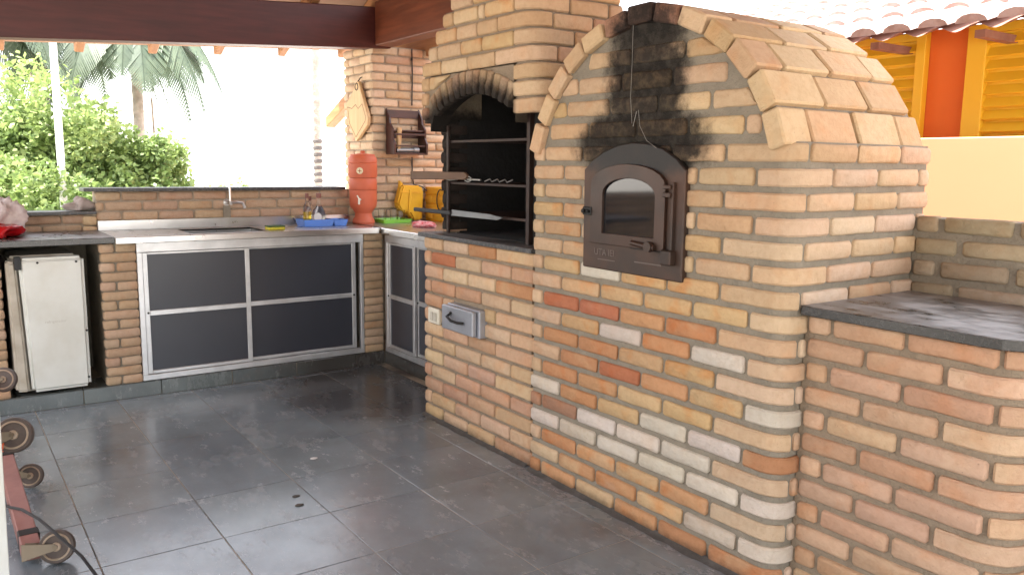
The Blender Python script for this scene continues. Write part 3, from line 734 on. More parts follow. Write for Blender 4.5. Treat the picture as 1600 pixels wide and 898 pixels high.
# back pillar / wall corner
pil = empty('brick_pillar', (-2.85, .9, 0), 'tall pale brick pillar carrying the roof beam at the far corner', 'pillar')
MB().box((-3.08, .540, 0), (-2.630, 1.9, 2.085)).put('mortar_core', MORT3, pil)
r = 0; z = 2.078
while z > .80:
    z0 = z - .048
    if r % 2 == 0:
        xs = [-3.09, -2.93, -2.73]; ys = [.53, .735]
        sp = path_fn((-2.62, .53, 0), .012, .10, (1, 0, 0), (0, -1, 0), (0, 1, 0), (1, 0, 0)); sweep_brick(pil, sp, .012, .10 + .019 + .185, z0, z, bc('F'), step=.02)
        fj = [(-3.09, -2.925), (-2.915, -2.735)]; sj = [.74 + .2*k for k in range(6)]
    else:
        sp = path_fn((-2.62, .53, 0), .012, .19, (1, 0, 0), (0, -1, 0), (0, 1, 0), (1, 0, 0)); sweep_brick(pil, sp, .008, .19 + .019 + .085, z0, z, bc('F'), step=.02)
        fj = [(-3.09, -3.01), (-3.0, -2.825)]; sj = [.64 + .2*k for k in range(7)]
    for a, b in fj: put_brick(pil, (0, .53, 0), XD, YN, a, b, z0, z, bc('F'))
    for a in sj:
        if a < 1.7: put_brick(pil, (-2.62, 0, 0), YD, XN, a, a + .19, z0, z, bc('F'))
    z -= .059; r += 1
# yellow painted low wall behind the corner counter
yw = empty('yellow_painted_wall', (-2.0, .99, 0), 'low brick wall painted yellow behind the corner counter, left of the barbecue', 'wall')
MB().box((-2.625, .948, .0), (-1.1, 1.05, 1.118)).put('wall_core', YPAINT, yw)
z = 1.116; r = 0
while z > .86:
    x = -2.61 - .1*(r % 2)
    while x < -1.2:
        a, b = max(x + .004, -2.61), min(x + .2, -1.12)
        if b - a > .03:
            me = brick_poly([(-(b-a)/2, -.025), ((b-a)/2, -.025), ((b-a)/2, .025), (-(b-a)/2, .025)]); me.materials.clear(); me.materials.append(YPAINT)
            obj('brick', me, None, yw, basis(((a+b)/2, .940, z - .025), XD, YN))
        x += .205
    z -= .059; r += 1

# ------------------------------------------------------------------ sink run
ZC = .878
sink = empty('sink_counter', (-2.3, -.5, 0), 'long stainless steel sink counter top against the brick half wall', 'counter')
mb = MB()
hx0, hx1, hy0, hy1 = -2.49, -2.16, -.82, -.38
mb.box((-2.598, -1.235, ZC - .012), (hx0, .33, ZC)).box((hx1, -1.235, ZC - .012), (-2.045, .30, ZC)).box((hx0, -1.235, ZC - .012), (hx1, hy0, ZC)).box((hx0, hy1, ZC - .012), (hx1, .31, ZC))
mb.put('counter_top', STEEL, sink, .001)
MB().box((-2.045, -1.235, .846), (-2.034, .29, ZC + .004)).put('front_lip', STEEL, sink, .003)
MB().box((-2.598, -1.235, ZC), (-2.586, .33, .936)).put('back_splash', STEEL, sink, .002)
mb = MB()
mb.box((hx0, hy0, .72), (hx1, hy1, .724)).box((hx0 - .003, hy0, .72), (hx0, hy1, ZC - .001)).box((hx1, hy0, .72), (hx1 + .003, hy1, ZC - .001)).box((hx0, hy0 - .003, .72), (hx1, hy0, ZC - .001)).box((hx0, hy1, .72), (hx1, hy1 + .003, ZC - .001))
mb.put('basin', STEEL, sink)
cc = empty('corner_counter', (-1.9, .6, 0), 'short stainless counter top between the sink corner and the barbecue', 'counter')
MB().box((-2.60, .334, ZC - .012), (-.975, .935, ZC)).put('counter_top', STEEL, cc, .001)
MB().box((-2.043, .305, .840), (-.98, .333, ZC + .002)).put('front_lip', STEEL, cc, .003)
# cabinets
def cabinet(name, label, o, d, n, L, z0, z1, posts, midz, tail):
    c = empty(name, Vector(o), label, 'cabinet')
    fr = frame(o, d, n)
    def bar(nm, s0, s1, a, b, out, t, mat=ALU, bev=.002, par=c): return MB().prism([(s0, a), (s1, a), (s1, b), (s0, b)], fr, out - t, out).put(nm, mat, par, bev)
    bar('top_rail', 0, L, z1 - .052, z1, .0, .03); bar('bottom_rail', 0, L, z0, z0 + .032, .0, .03)
    bar('side_post', 0, .028, z0 + .032, z1 - .052, .0, .03); bar('side_post', L - .020, L, z0 + .032, z1 - .052, .0, .03)
    bar('cabinet_box', .01, L - .01, z0 + .01, z1 - .01, -.09, .01, PANEL, 0)
    for (a, b, out) in posts:
        zl, zh = z0 + .034, z1 - .054
        dcl = bar('door', a, a + .026, zl, zh, out, .018)
        bar('stile', b - .026, b, zl, zh, out, .018, par=dcl)
        bar('rail', a + .026, b - .026, midz - .014, midz + .014, out, .016, par=dcl)
        bar('rail', a + .026, b - .026, zl, zl + .018, out, .016, par=dcl)
        bar('rail', a + .026, b - .026, zh - .012, zh, out, .016, par=dcl)
        bar('panel', a + .026, b - .026, zl + .018, midz - .014, out - .008, .005, PANEL, 0, par=dcl)
        bar('panel', a + .026, b - .026, midz + .014, zh - .012, out - .008, .005, PANEL, 0, par=dcl)
        kx = a + .013 if out < 0 or len(posts) == 1 else a + .013
        MB().lathe(fr(tail[0] if out > -.02 else tail[1], midz + .002, out), [(.006, 0), (.006, .004), (.003, .0045)], 12, Vector((0, 0, 1)).rotation_difference(Vector(n)).to_matrix().to_4x4()).put('lock', BLACKM, dcl)
    return c
cabinet('sink_cabinet', 'wide aluminium-framed cabinet with dark sliding panels under the sink', (-2.07, -1.130, 0), YD, XN, 1.325, .082, .845, [(.028, .610, -.006), (.585, 1.285, -.028)], .456, (.045, 1.27))
cabinet('corner_cabinet', 'narrow aluminium-framed cabinet with dark panels beside the barbecue', (-2.052, .335, 0), XD, YN, 1.10, .080, .842, [(.028, .385, -.006), (.365, 1.07, -.028)], .445, (.04, .39))
# brick piers under the tops
p1 = empty('brick_pier', (-2.12, -1.22, .08), 'narrow brick pier between the white fridge and the sink cabinet', 'pier')
MB().box((-2.58, -1.305, .075), (-2.079, -1.137, .850)).put('mortar_core', MORT, p1)
small_wall(p1, (-2.07, 0, 0), YD, XN, -1.312, -1.132, .846, .08, 'N', -1.235, -1.312, p=.30, c=.0515, jz=.006, depth=.04)
p2 = empty('brick_pier', (-2.12, .26, .08), 'thin brick pier in the corner between the two cabinets', 'pier')
MB().box((-2.4, .196, .075), (-2.079, .336, .852)).put('mortar_core', MORT, p2)
small_wall(p2, (-2.07, 0, 0), YD, XN, .198, .330, .846, .08, 'K', .198, .09, p=.30, c=.0515, jz=.006, depth=.04)
p3 = empty('brick_pier', (-2.12, -2.0, .08), 'brick pier at the left edge, left of the white fridge', 'pier')
MB().box((-2.58, -2.35, .075), (-2.079, -1.765, .850)).put('mortar_core', MORT, p3)
small_wall(p3, (-2.07, 0, 0), YD, XN, -2.35, -1.758, .846, .08, 'N', -1.86, -1.96, c=.0515, jz=.006, depth=.04)
ab = MB().box((-2.60, -1.765, .08), (-2.58, -1.305, .85)).put('alcove_back', MORT, p3)
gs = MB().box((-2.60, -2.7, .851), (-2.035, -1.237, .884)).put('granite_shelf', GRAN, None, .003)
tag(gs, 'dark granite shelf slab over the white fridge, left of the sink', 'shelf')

# fridge
fr_ = empty('small_fridge', (-2.25, -1.55, .08), 'old white compact fridge standing in the alcove left of the sink', 'fridge')
MB().box((-2.55, -1.735, .092), (-2.115, -1.405, .800)).put('body', WHITED, fr_, .022, True, 3)
MB().add([(-2.108, -1.662, .095), (-2.108, -1.388, .095), (-2.108, -1.388, .797), (-2.108, -1.684, .797), (-2.052, -1.662, .100), (-2.052, -1.388, .100), (-2.052, -1.388, .790), (-2.052, -1.684, .790)], [(0, 3, 2, 1), (4, 5, 6, 7), (0, 1, 5, 4), (1, 2, 6, 5), (2, 3, 7, 6), (3, 0, 4, 7)]).put('door', WHITEP, fr_, .018, True, 3)
MB().add([(-2.10, -1.735, .105), (-2.10, -1.672, .100), (-2.10, -1.694, .78), (-2.10, -1.742, .79), (-2.062, -1.730, .110), (-2.062, -1.672, .105), (-2.062, -1.694, .77), (-2.062, -1.738, .78)], [(0, 3, 2, 1), (4, 5, 6, 7), (0, 1, 5, 4), (1, 2, 6, 5), (2, 3, 7, 6), (3, 0, 4, 7)]).put('side_panel', WHITED, fr_, .012, True, 3)
MB().box((-2.10, -1.700, .735), (-2.055, -1.672, .80)).put('gasket', BLACKP, fr_, .002)
mb = MB()
for yy, zz in ((-1.60, .768), (-1.425, .765), (-1.40, .15), (-1.396, .40)): mb.lathe((-2.053, yy, zz), [(.006, 0), (.006, .004)], 10, Matrix.Rotation(math.pi/2, 4, 'Y'))
mb.put('screw', BLACKM, fr_)
text_obj('refrigerador', .020, simple('faded_print', (.50, .48, .42, 1), .5), fr_, (-2.0515, -1.585, .455), (0, 1, 0), (0, 0, 1), .0004, 'faded_print')

# wall tap
tp = empty('wall_tap', (-2.58, -.49, 1.03), 'chrome wall tap with tall lever on the half wall above the sink', 'tap')
MB().tube([(-2.598, -.49, 1.03), (-2.54, -.49, 1.03), (-2.50, -.49, 1.03)], .012, 10).lathe((-2.599, -.49, 1.03), [(.022, 0), (.022, .005)], 14, Matrix.Rotation(math.pi/2, 4, 'Y')).put('body', STEEL, tp, 0, True)
MB().tube([(-2.52, -.49, 1.035), (-2.52, -.49, 1.20), (-2.52, -.49, 1.222)], .009, 8, .004).put('lever', STEEL, tp, 0, True)
MB().tube([(-2.51, -.49, 1.03), (-2.48, -.46, 1.035), (-2.46, -.43, 1.03), (-2.455, -.42, 1.00)], .008, 8).put('spout', STEEL, tp, 0, True)
MB().box((-2.596, -.515, .937), (-2.588, -.470, 1.01)).put('cover_patch', MORT, tp)

# water filter
wf = empty('water_filter', (-2.47, .385, ZC), 'terracotta clay water filter standing on the counter corner', 'water filter')
FC = (-2.47, .385, ZC)
MB().lathe(FC, [(.070, 0), (.076, .010), (.074, .025), (.060, .045), (.056, .070), (.070, .095), (.088, .115), (.092, .145), (.092, .225)], 36).put('lower_vessel', CLAY, wf, 0, True)
MB().lathe(FC, [(.088, .223), (.088, .229)], 36).put('groove', CLAYD, wf, 0, True)
MB().lathe(FC, [(.091, .228), (.094, .235), (.092, .300), (.089, .305)], 36).put('middle_band', CLAY, wf, 0, True)
MB().lathe(FC, [(.086, .303), (.086, .311)], 36).put('groove', CLAYD, wf, 0, True)
MB().lathe(FC, [(.092, .309), (.096, .325), (.096, .400), (.093, .403), (.093, .407), (.096, .411), (.094, .440), (.080, .456)], 36).put('upper_vessel', CLAY, wf, 0, True)
MB().lathe(FC, [(.082, .456), (.080, .464), (.030, .470), (.014, .474), (.016, .486), (.006, .490)], 28).put('lid', CLAY, wf, 0, True)
RX = Vector((0, 0, 1)).rotation_difference(Vector((.80, -.60, 0))).to_matrix().to_4x4()
bd_ = Vector(FC) + Vector((.80*.095, -.60*.095, .355))
MB().lathe(bd_, [(.022, 0), (.022, .004), (.017, .005)], 18, RX).put('badge', PALE, wf)
mb = MB()
for a in (45, -45):
    mb.tube([bd_ + Vector((.0055*.8, -.0055*.6, 0)) + (RX @ Vector((math.cos(math.radians(a))*t, math.sin(math.radians(a))*t, .001))) for t in (-.013, .013)], .0022, 5)
mb.put('badge_emblem', CLAYD, wf)
tb = Vector(FC) + Vector((.092*.80, -.092*.60, .165))
MB().tube([tb, tb + Vector((.03, -.022, .002)), tb + Vector((.035, -.026, -.03))], .007, 8).tube([tb + Vector((.025, -.018, 0)), tb + Vector((.012, -.028, .028))], .005, 6).put('spigot', CREAMP, wf, 0, True)

# trays, bottles, glasses
def tray(name, label, cat, x0, y0, x1, y1, h, mat, ang=0):
    e = empty(name, ((x0+x1)/2, (y0+y1)/2, ZC), label, cat); t = .004
    mb = MB().box((x0, y0, ZC + .001), (x1, y1, ZC + .006)); f = .010
    for (a, b) in (((x0, y0), (x1, y0)), ((x1, y0), (x1, y1)), ((x1, y1), (x0, y1)), ((x0, y1), (x0, y0))):
        cx, cy = (x0+x1)/2, (y0+y1)/2
        def o(p, q): return (p[0] + math.copysign(q, p[0]-cx), p[1] + math.copysign(q, p[1]-cy))
        A, B_, A2_, B2_ = o(a, 0), o(b, 0), o(a, f), o(b, f); A3, B3, A4, B4 = o(a, f+t), o(b, f+t), o(a, t), o(b, t)
        mb.add([(A[0], A[1], ZC+.002), (B_[0], B_[1], ZC+.002), (B2_[0], B2_[1], ZC+h), (A2_[0], A2_[1], ZC+h), (A4[0], A4[1], ZC+.001), (B4[0], B4[1], ZC+.001), (B3[0], B3[1], ZC+h), (A3[0], A3[1], ZC+h)],
               [(0, 3, 2, 1), (4, 5, 6, 7), (2, 3, 7, 6), (0, 1, 5, 4), (0, 4, 7, 3), (1, 2, 6, 5)])
    mb.put('tray_shell', mat, e); return e
bt = tray('blue_tray', 'light blue plastic tub holding bottles beside the clay water filter', 'tub', -2.47, -.075, -2.34, .100, .045, BLUE)
tray('blue_box', 'small light blue plastic box right of the blue bottle tub', 'box', -2.46, .125, -2.34, .195, .042, BLUE)
def bottle(name, label, x, y, prof, lab=None, fill=None, cap=True):
    e = empty(name, (x, y, ZC + .007), label, 'bottle', 'bottles in the blue tub')
    MB().lathe((x, y, ZC + .007), prof, 20).put('glass_body', CLEAR, e, 0, True)
    if fill: MB().lathe((x, y, ZC + .012), [(r*.9, z) for r, z in fill], 16).put('liquid', AMBER, e, 0, True)
    top = prof[-1]; MB().lathe((x, y, ZC + .007 + top[1]), [(top[0]*1.15, -.012), (top[0]*1.15, .018)], 14).put('cap', CORK, e, .001)
    if lab:
        MB().lathe((x + .8*lab[0], y - .5*lab[0], ZC + lab[1]), [(lab[2], 0), (lab[2], .002)], 20, Vector((0, 0, 1)).rotation_difference(Vector((.85, -.52, 0))).to_matrix().to_4x4()).put('label', LABEL, e)
    return e
bottle('oil_bottle', 'slim glass bottle with yellow oil and brown cap in the blue tub', -2.41, -.035, [(.024, 0), (.026, .01), (.026, .10), (.022, .125), (.011, .145), (.010, .185)], None, [(.024, 0), (.024, .08)])
bottle('round_bottle', 'round-bellied clear bottle with white round label in the blue tub', -2.40, .04, [(.025, 0), (.040, .02), (.045, .055), (.038, .09), (.018, .115), (.015, .135), (.014, .185)], (.046, .060, .026))
bottle('clear_bottle', 'plain clear bottle at the back of the blue tub', -2.45, .000, [(.022, 0), (.024, .01), (.024, .10), (.010, .13), (.009, .165)])
tray('green_tray', 'lime green tray of glasses beside the clay water filter', 'tray', -2.555, .51, -2.40, .70, .026, LIME)
for q, (x, y, h, lb) in enumerate(((-2.50, .54, .085, 'leftmost'), (-2.44, .60, .085, 'middle'), (-2.47, .665, .075, 'rightmost'))):
    g = tag(MB().lathe((x, y, ZC + .008), [(.022, 0), (.026, .004), (.030, h), (.0275, h), (.022, .008)], 18).put('drinking_glass', CLEAR, None, 0, True), f'{lb} clear drinking glass on the lime green tray', 'glass', 'glasses on the green tray')
sp = MB().box((-2.245, -.37, ZC + .001), (-2.165, -.27, ZC + .020)).put('sponge', SPONGE, None, .004)
tag(sp, 'yellow and green sponge lying by the sink', 'sponge'); MB().box((-2.246, -.371, ZC + .020), (-2.164, -.269, ZC + .027)).put('scouring_layer', SPONGED, sp, .002)

# crumpled soft things
def blob(name, mat, c, r, seed, amp=.35, freq=9, sub=4, parent=None, flat=True, ridge=False):
    bm = bmesh.new(); bmesh.ops.create_icosphere(bm, subdivisions=sub, radius=1)
    for v in bm.verts:
        p = v.co.copy(); q = Vector((p.x*r[0], p.y*r[1], p.z*r[2]))
        nn = mnoise.noise(q*freq + Vector((seed*7.3, seed, 0))); n2 = mnoise.noise(q*freq*2.7 + Vector((seed, seed*3.1, 5)))
        if ridge: nn = .5 - abs(nn)*2; n2 = .3 - abs(n2)
        q = q*(1 + amp*nn + amp*.45*n2)
        if flat and q.z < -r[2]*.55: q.z = -r[2]*.55 + (q.z + r[2]*.55)*.05
        v.co = q + Vector(c) + Vector((0, 0, r[2]*.58))
    me = bpy.data.meshes.new(name); bm.to_mesh(me); bm.free(); me.shade_smooth()
    return obj(name, me, mat, parent)
tag(blob('pink_rag', PINK, (-2.02, .60, ZC), (.10, .055, .022), 3, .6, 22, 4, ridge=True), 'crumpled pink and red rag on the corner counter', 'rag')
tag(blob('red_bag', REDP, (-2.28, -1.80, .885), (.13, .14, .065), 1, .5, 11, 4, ridge=True), 'shiny red crumpled plastic bag on the granite shelf', 'bag')
tag(blob('white_bundle', CLOTHW, (-2.40, -1.74, .90), (.10, .12, .11), 5, .55, 11, 4, ridge=True), 'bundle of pale crumpled cloth behind the red bag', 'cloth')
tag(blob('grey_cap', CLOTHG, (-2.67, -1.31, .995), (.05, .085, .045), 8, .5, 12, 4, ridge=True), 'crumpled grey cloth cap lying on top of the lower half wall', 'cap')
# yellow plastic case
yc = empty('yellow_case', (-2.47, .86, ZC), 'tall yellow plastic case leaning at the wall behind the green tray', 'case')
YF = frame((-2.615, 0, 0), (0, 1, 0), (1, 0, 0))
MB().prism([(.700, 1.09), (.715, 1.135), (.86, 1.128), (.885, 1.10), (.88, .98), (.872, .885), (.80, .885), (.775, .93), (.70, .955), (.675, 1.00)], YF, .010, .085).put('shell', YELLOW, yc, .012, True, 2)
MB().prism([(.705, 1.12), (.708, 1.165), (.735, 1.138)], YF, .03, .06).put('lid_tab', YELLOW, yc, .002)
MB().prism([(.755, .94), (.775, .94), (.785, 1.10), (.765, 1.10)], YF, .086, .094).put('rib', YELLOW, yc, .002)
MB().prism([(.70, 1.085), (.87, 1.075), (.87, 1.083), (.70, 1.093)], YF, .086, .091).put('lid_seam', YPAINT, yc)
cb = [(-2.605, .835, 2.08), (-2.606, .838, 1.9), (-2.604, .832, 1.69)]
mb = MB().tube(cb, .0045, 6).tube([(-2.604, .83, 1.33), (-2.605, .832, 1.2), (-2.60, .84, 1.135), (-2.585, .90, 1.12), (-2.57, .93, 1.09)], .0045, 6)
mb.tube([(-2.36 + .055*math.cos(a), .925, 1.03 + .075*math.sin(a)) for a in [1.2 + i*.3 for i in range(14)]], .004, 6)
mb.lathe((-2.604, .833, 2.00), [(.008, 0), (.008, .02)], 8)
tag(mb.put('power_cable', BLACKP, None, 0, True), 'thin dark cable hanging down the pillar behind the wooden rack', 'cable')

# cutting board on the pillar
cbd = empty('cutting_board', (-2.77, .50, 1.65), 'pale wooden cutting board hanging on the left face of the pillar', 'cutting board')
bp_ = [(-2.835, 1.79), (-2.80, 1.845), (-2.745, 1.845), (-2.715, 1.79), (-2.60, 1.60), (-2.61, 1.545), (-2.80, 1.435), (-2.93, 1.56), (-2.965, 1.70), (-2.90, 1.745)]
MB().prism(bp_, frame((0, .5, 0), (1, 0, 0), (0, -1, 0)), -.012, .012).put('board', BOARDW, cbd, .003)
EDGE = simple('scorched_line', (.10, .05, .025, 1), .7)
def polyline(pts, y, r, name, par, mat): 
    return MB().tube([(x, y, z) for x, z in pts], r, 5).put(name, mat, par)
polyline([(-2.935, 1.68), (-2.86, 1.665), (-2.80, 1.69), (-2.755, 1.66), (-2.69, 1.69), (-2.635, 1.60), (-2.645, 1.57), (-2.80, 1.465), (-2.905, 1.565), (-2.935, 1.68)], .4885, .0022, 'carved_line', cbd, EDGE)
MB().tube([(-2.775 + .024*math.cos(a), .487, 1.812 + .024*math.sin(a)) for a in [i*math.pi/8 for i in range(17)]], .0035, 6).tube([(-2.775, .49, 1.835), (-2.765, .515, 1.875), (-2.765, .53, 1.88)], .0035, 6).put('hook', BLACKM, cbd, 0, True)
# wooden rack
rk = empty('spice_rack', (-2.56, .76, 1.34), 'dark wooden wall rack with two shelves on the pillar', 'rack')
fy = frame((-2.619, 0, 0), (0, 1, 0), (1, 0, 0))
for yy in (.632, .885):
    MB().add([(-2.618 + o, y_, z) for y_ in (yy, yy + .014) for (o, z) in ((0, 1.345), (.125, 1.345), (.13, 1.42), (.10, 1.46), (.105, 1.52), (.06, 1.56), (.055, 1.60), (.02, 1.64), (0, 1.665))],
             [tuple(range(9)), tuple(range(17, 8, -1))] + [(i, i + 9, (i+1) % 9 + 9, (i+1) % 9) for i in range(9)]).put('side_board', DARKW, rk, .002)
MB().box((-2.616, .646, 1.347), (-2.50, .885, 1.359)).put('shelf', DARKW, rk, .001)
MB().box((-2.616, .646, 1.505), (-2.53, .885, 1.515)).put('shelf', DARKW, rk, .001)
MB().box((-2.616, .646, 1.60), (-2.606, .885, 1.655)).put('back_board', DARKW, rk, .001)
MB().box((-2.616, .646, 1.46), (-2.606, .885, 1.505)).put('back_board', DARKW, rk, .001)
MB().box((-2.508, .646, 1.478), (-2.498, .885, 1.490)).put('front_bar', DARKW, rk, .001)
MB().box((-2.512, .646, 1.400), (-2.502, .885, 1.410)).put('front_bar', DARKW, rk, .001)
mh = empty('meat_mallet', (-2.53, .70, 1.36), 'meat mallet with pale wooden handle standing in the wall rack', 'mallet')
MB().tube([(-2.535, .685, 1.375), (-2.53, .69, 1.44), (-2.53, .692, 1.53)], .015, 10, .019).put('handle', BOARDW, mh, 0, True)
MB().tube([(-2.535, .67, 1.375), (-2.53, .80, 1.378)], .016, 10).tube([(-2.53, .80, 1.378), (-2.53, .84, 1.378)], .022, 12).put('head', simple('cast_aluminium', (.30, .30, .30, 1), .5, .7), mh, 0, True)

# ------------------------------------------------------------------ timber roof (gable), beams, rafters
rf = empty('timber_roof', (0, -2, 2.1), 'dark red timber beams and rafters of the open barbecue roof', 'roof')
def beam(name, p0, p1, wdt, hgt, mat, bev=.006):
    """p0,p1 = bottom centre line"""
    p0, p1 = Vector(p0), Vector(p1); t = (p1-p0).normalized(); s = t.cross(Vector((0, 0, 1))).normalized()*wdt/2; u = Vector((0, 0, hgt))
    vs = [p0 - s, p0 + s, p0 + s + u, p0 - s + u, p1 - s, p1 + s, p1 + s + u, p1 - s + u]
    return MB().add(vs, [(0, 3, 2, 1), (4, 5, 6, 7), (0, 1, 5, 4), (1, 2, 6, 5), (2, 3, 7, 6), (3, 0, 4, 7)]).put(name, mat, rf, bev)
def zb1(y): return 2.056 + (y - .5)*.060
beam('beam', (-2.64, -3.9, zb1(-3.9)), (-2.64, .66, zb1(.66)), .13, .27, BEAM)
beam('beam', (-2.57, .60, 2.072), (3.6, .60, 2.072), .13, .29, BEAMX)
beam('beam', (-3.2, .98, 2.04), (-1.0, .98, 2.04), .05, .22, RAFT)
beam('beam', (3.2, -3.9, 2.05), (3.2, .9, 2.05), .13, .27, BEAM)
beam('ridge_beam', (.3, -3.9, 3.33), (.3, 1.0, 3.33), .12, .2, BEAM)
SL = .42
ty = [-1.18, -.742, -.318, .134, .593]
ys = [-1.18 - .435*k for k in range(6, 0, -1)] + ty
for y in ys:
    zb = zb1(y) + .27
    p0 = Vector((-3.28, y, zb - .64*SL)); p1 = Vector((.3, y, zb + 2.94*SL))
    beam('rafter', p0, p1, .055, .115, RAFT)
    beam('rafter', Vector((.3, y, zb + 2.94*SL)), Vector((3.9, y, zb + 2.94*SL - 3.6*SL)), .055, .115, RAFT)
zt = lambda y: zb1(y) + .27 + .120
mb = MB()
Y0, Y1 = -3.9, 1.05
mb.add([(-3.40, Y0, zt(Y0) - .76*SL), (-3.40, Y1, zt(Y1) - .76*SL), (.3, Y1, zt(Y1) + 2.94*SL), (.3, Y0, zt(Y0) + 2.94*SL), (-3.40, Y0, zt(Y0) - .76*SL + .03), (-3.40, Y1, zt(Y1) - .76*SL + .03), (.3, Y1, zt(Y1) + 2.94*SL + .03), (.3, Y0, zt(Y0) + 2.94*SL + .03)],
       [(0, 3, 2, 1), (4, 5, 6, 7), (0, 1, 5, 4), (1, 2, 6, 5), (2, 3, 7, 6), (3, 0, 4, 7)])
mb.add([(.3, Y0, zt(Y0) + 2.94*SL), (.3, Y1, zt(Y1) + 2.94*SL), (4.1, Y1, zt(Y1) - .86*SL), (4.1, Y0, zt(Y0) - .86*SL), (.3, Y0, zt(Y0) + 2.94*SL + .03), (.3, Y1, zt(Y1) + 2.94*SL + .03), (4.1, Y1, zt(Y1) - .86*SL + .03), (4.1, Y0, zt(Y0) - .86*SL + .03)],
       [(0, 3, 2, 1), (4, 5, 6, 7), (0, 1, 5, 4), (1, 2, 6, 5), (2, 3, 7, 6), (3, 0, 4, 7)])
mb.put('roof_deck', simple('clay_underside', (.36, .22, .15, 1), .8, 0, (.28, .16, .10, 1)), rf)
kb_ = MB().add([(-3.62, .60, 1.56), (-3.62, .60, 1.64), (-3.08, .60, 1.86), (-3.08, .60, 1.76), (-3.62, .68, 1.56), (-3.62, .68, 1.64), (-3.08, .68, 1.86), (-3.08, .68, 1.76)], [(0, 3, 2, 1), (4, 5, 6, 7), (0, 1, 5, 4), (1, 2, 6, 5), (2, 3, 7, 6), (3, 0, 4, 7)]).put('pillar_bracket', RAFT, None, .004)
tag(kb_, 'sloping pinkish wooden bracket sticking out behind the pillar', 'bracket')

# ------------------------------------------------------------------ neighbouring house and cream wall
struct(MB().box((-3000, -3000, -.5), (3000, 3000, -.13)).put('ground', CONC))
cw = MB().box((-3.2, 1.95, -.13), (5, 2.07, 1.435)).put('cream_wall', CREAMW, None, .006)
tag(cw, 'smooth cream plastered wall behind the low brick wall at right', 'wall')
nh = empty('neighbour_house', (0, 3, 0), 'orange house with yellow louvred shutters and clay tile roof', 'house')
FY = 2.6
MB().box((-4.5, FY, -.13), (3.5, FY + 4, 2.045)).put('wall', ORANGEW, nh)
def shutter(x0, x1):
    f = MB()
    for a, b in (((x0, FY - .055, 1.36), (x0 + .10, FY - .004, 2.035)), ((x1 - .055, FY - .055, 1.36), (x1, FY - .004, 2.035))): f.box(a, b)
    f.box((x0 + .10, FY - .050, 1.99), (x1 - .055, FY - .004, 2.035)).box((x0 + .10, FY - .050, 1.36), (x1 - .055, FY - .004, 1.40))
    s = f.put('shutter_frame', SHUT, nh, .003)
    MB().box((x0 + .10, FY - .012, 1.40), (x1 - .055, FY - .006, 1.99)).put('shutter_back', SHUT, s)
    me = None; z = 1.415
    while z < 1.96:
        L = x1 - x0 - .155
        if me is None: me = MB().add([(0, -.044, 0), (L, -.044, 0), (L, -.010, .046), (0, -.010, .046), (0, -.050, .006), (L, -.050, .006), (L, -.016, .052), (0, -.016, .052)], [(0, 3, 2, 1), (4, 5, 6, 7), (0, 1, 5, 4), (1, 2, 6, 5), (2, 3, 7, 6), (3, 0, 4, 7)]).mesh('slat'); me.materials.append(SHUT)
        obj('slat', me, None, s, Matrix.Translation((x0 + .10, FY, z))); z += .064
shutter(-1.35, .165); shutter(.392, 1.9)
EY, EZ, RS = 2.22, 1.965, .30
def zr(y): return EZ + (y - EY)*RS
px_ = .1915; x_first = .026
cols = [x_first + px_*k for k in range(-19, 10)]
mb = MB()
xs = []
x = cols[0] - px_/2
NX = len(cols)*8 + 1
grid = []
for r in range(0, 17):
    yv = EY - .02 + r*.36
    for i in range(NX):
        xx = cols[0] - px_/2 + px_*i/8; ph = (xx - cols[0])/px_*2*math.pi
        grid.append((xx, yv, zr(yv) + .012 + .016*math.cos(ph)))
        
mb.add(grid, [(r*NX + i, r*NX + i + 1, (r+1)*NX + i + 1, (r+1)*NX + i) for r in range(16) for i in range(NX-1)])
rfp = mb.put('roof', TILEE, nh)
cz = Matrix.Rotation(math.atan(RS), 4, 'X')
def cover_mesh():
    vs = []; fs = []; n = 7; L = .66
    for t, (rr, lift) in enumerate(((.077, .018), (.064, .0))):
        for w_ in (0, 1):
            for i in range(n):
                a = math.pi*i/(n-1); r = rr - .012*w_
                vs.append((r*math.cos(a)*1.0, t*L, r*math.sin(a)*.55 + lift))
    for i in range(n-1):
        fs += [(i, i+1, 2*n+i+1, 2*n+i), (n+i, 3*n+i, 3*n+i+1, n+i+1), (i, n+i, n+i+1, i+1), (2*n+i, 2*n+i+1, 3*n+i+1, 3*n+i)]
    fs += [tuple(range(2*n-1, n-1, -1)), (0, 2*n, 3*n, n), (n-1, 2*n-1, 4*n-1, 3*n-1)]
    me = bpy.data.meshes.new('tile'); me.from_pydata(vs, [], fs); bm = bmesh.new(); bm.from_mesh(me); bmesh.ops.recalc_face_normals(bm, faces=bm.faces); bm.to_mesh(me); bm.free(); me.shade_smooth(); me.set_sharp_from_angle(angle=math.radians(50))
    me.materials.append(TILEM); return me
CM = cover_mesh(); CI = cam.matrix_basis.inverted()
bpy.context.view_layer.update(); CI = cam.matrix_world.inverted()
cnt = 0
for r in range(11):
    for cx in cols:
        yv = EY - .05 + r*.58 + U(-.01, .01); p = Vector((cx + U(-.008, .008), yv, zr(yv) + .022))
        q = CI @ (p + Vector((0, .2, .05)))
        if q.z > -.1: continue
        u, v = q.x/-q.z*1294 + 800, 449 - q.y/-q.z*1294
        if u < 900 or u > 1680 or v < -60: continue
        m = Matrix.Translation(p) @ cz @ Matrix.Rotation(U(-.03, .03), 4, 'Z'); obj('tile', CM, None, rfp, m); cnt += 1
print('roof tiles', cnt)
# fascia rafters of the neighbour roof
for xx in (-.6, .02, .575, 1.2): MB().box((xx, 2.25, 1.925), (xx + .05, 2.595, 1.962)).put('eave_rafter', TILEE, nh)

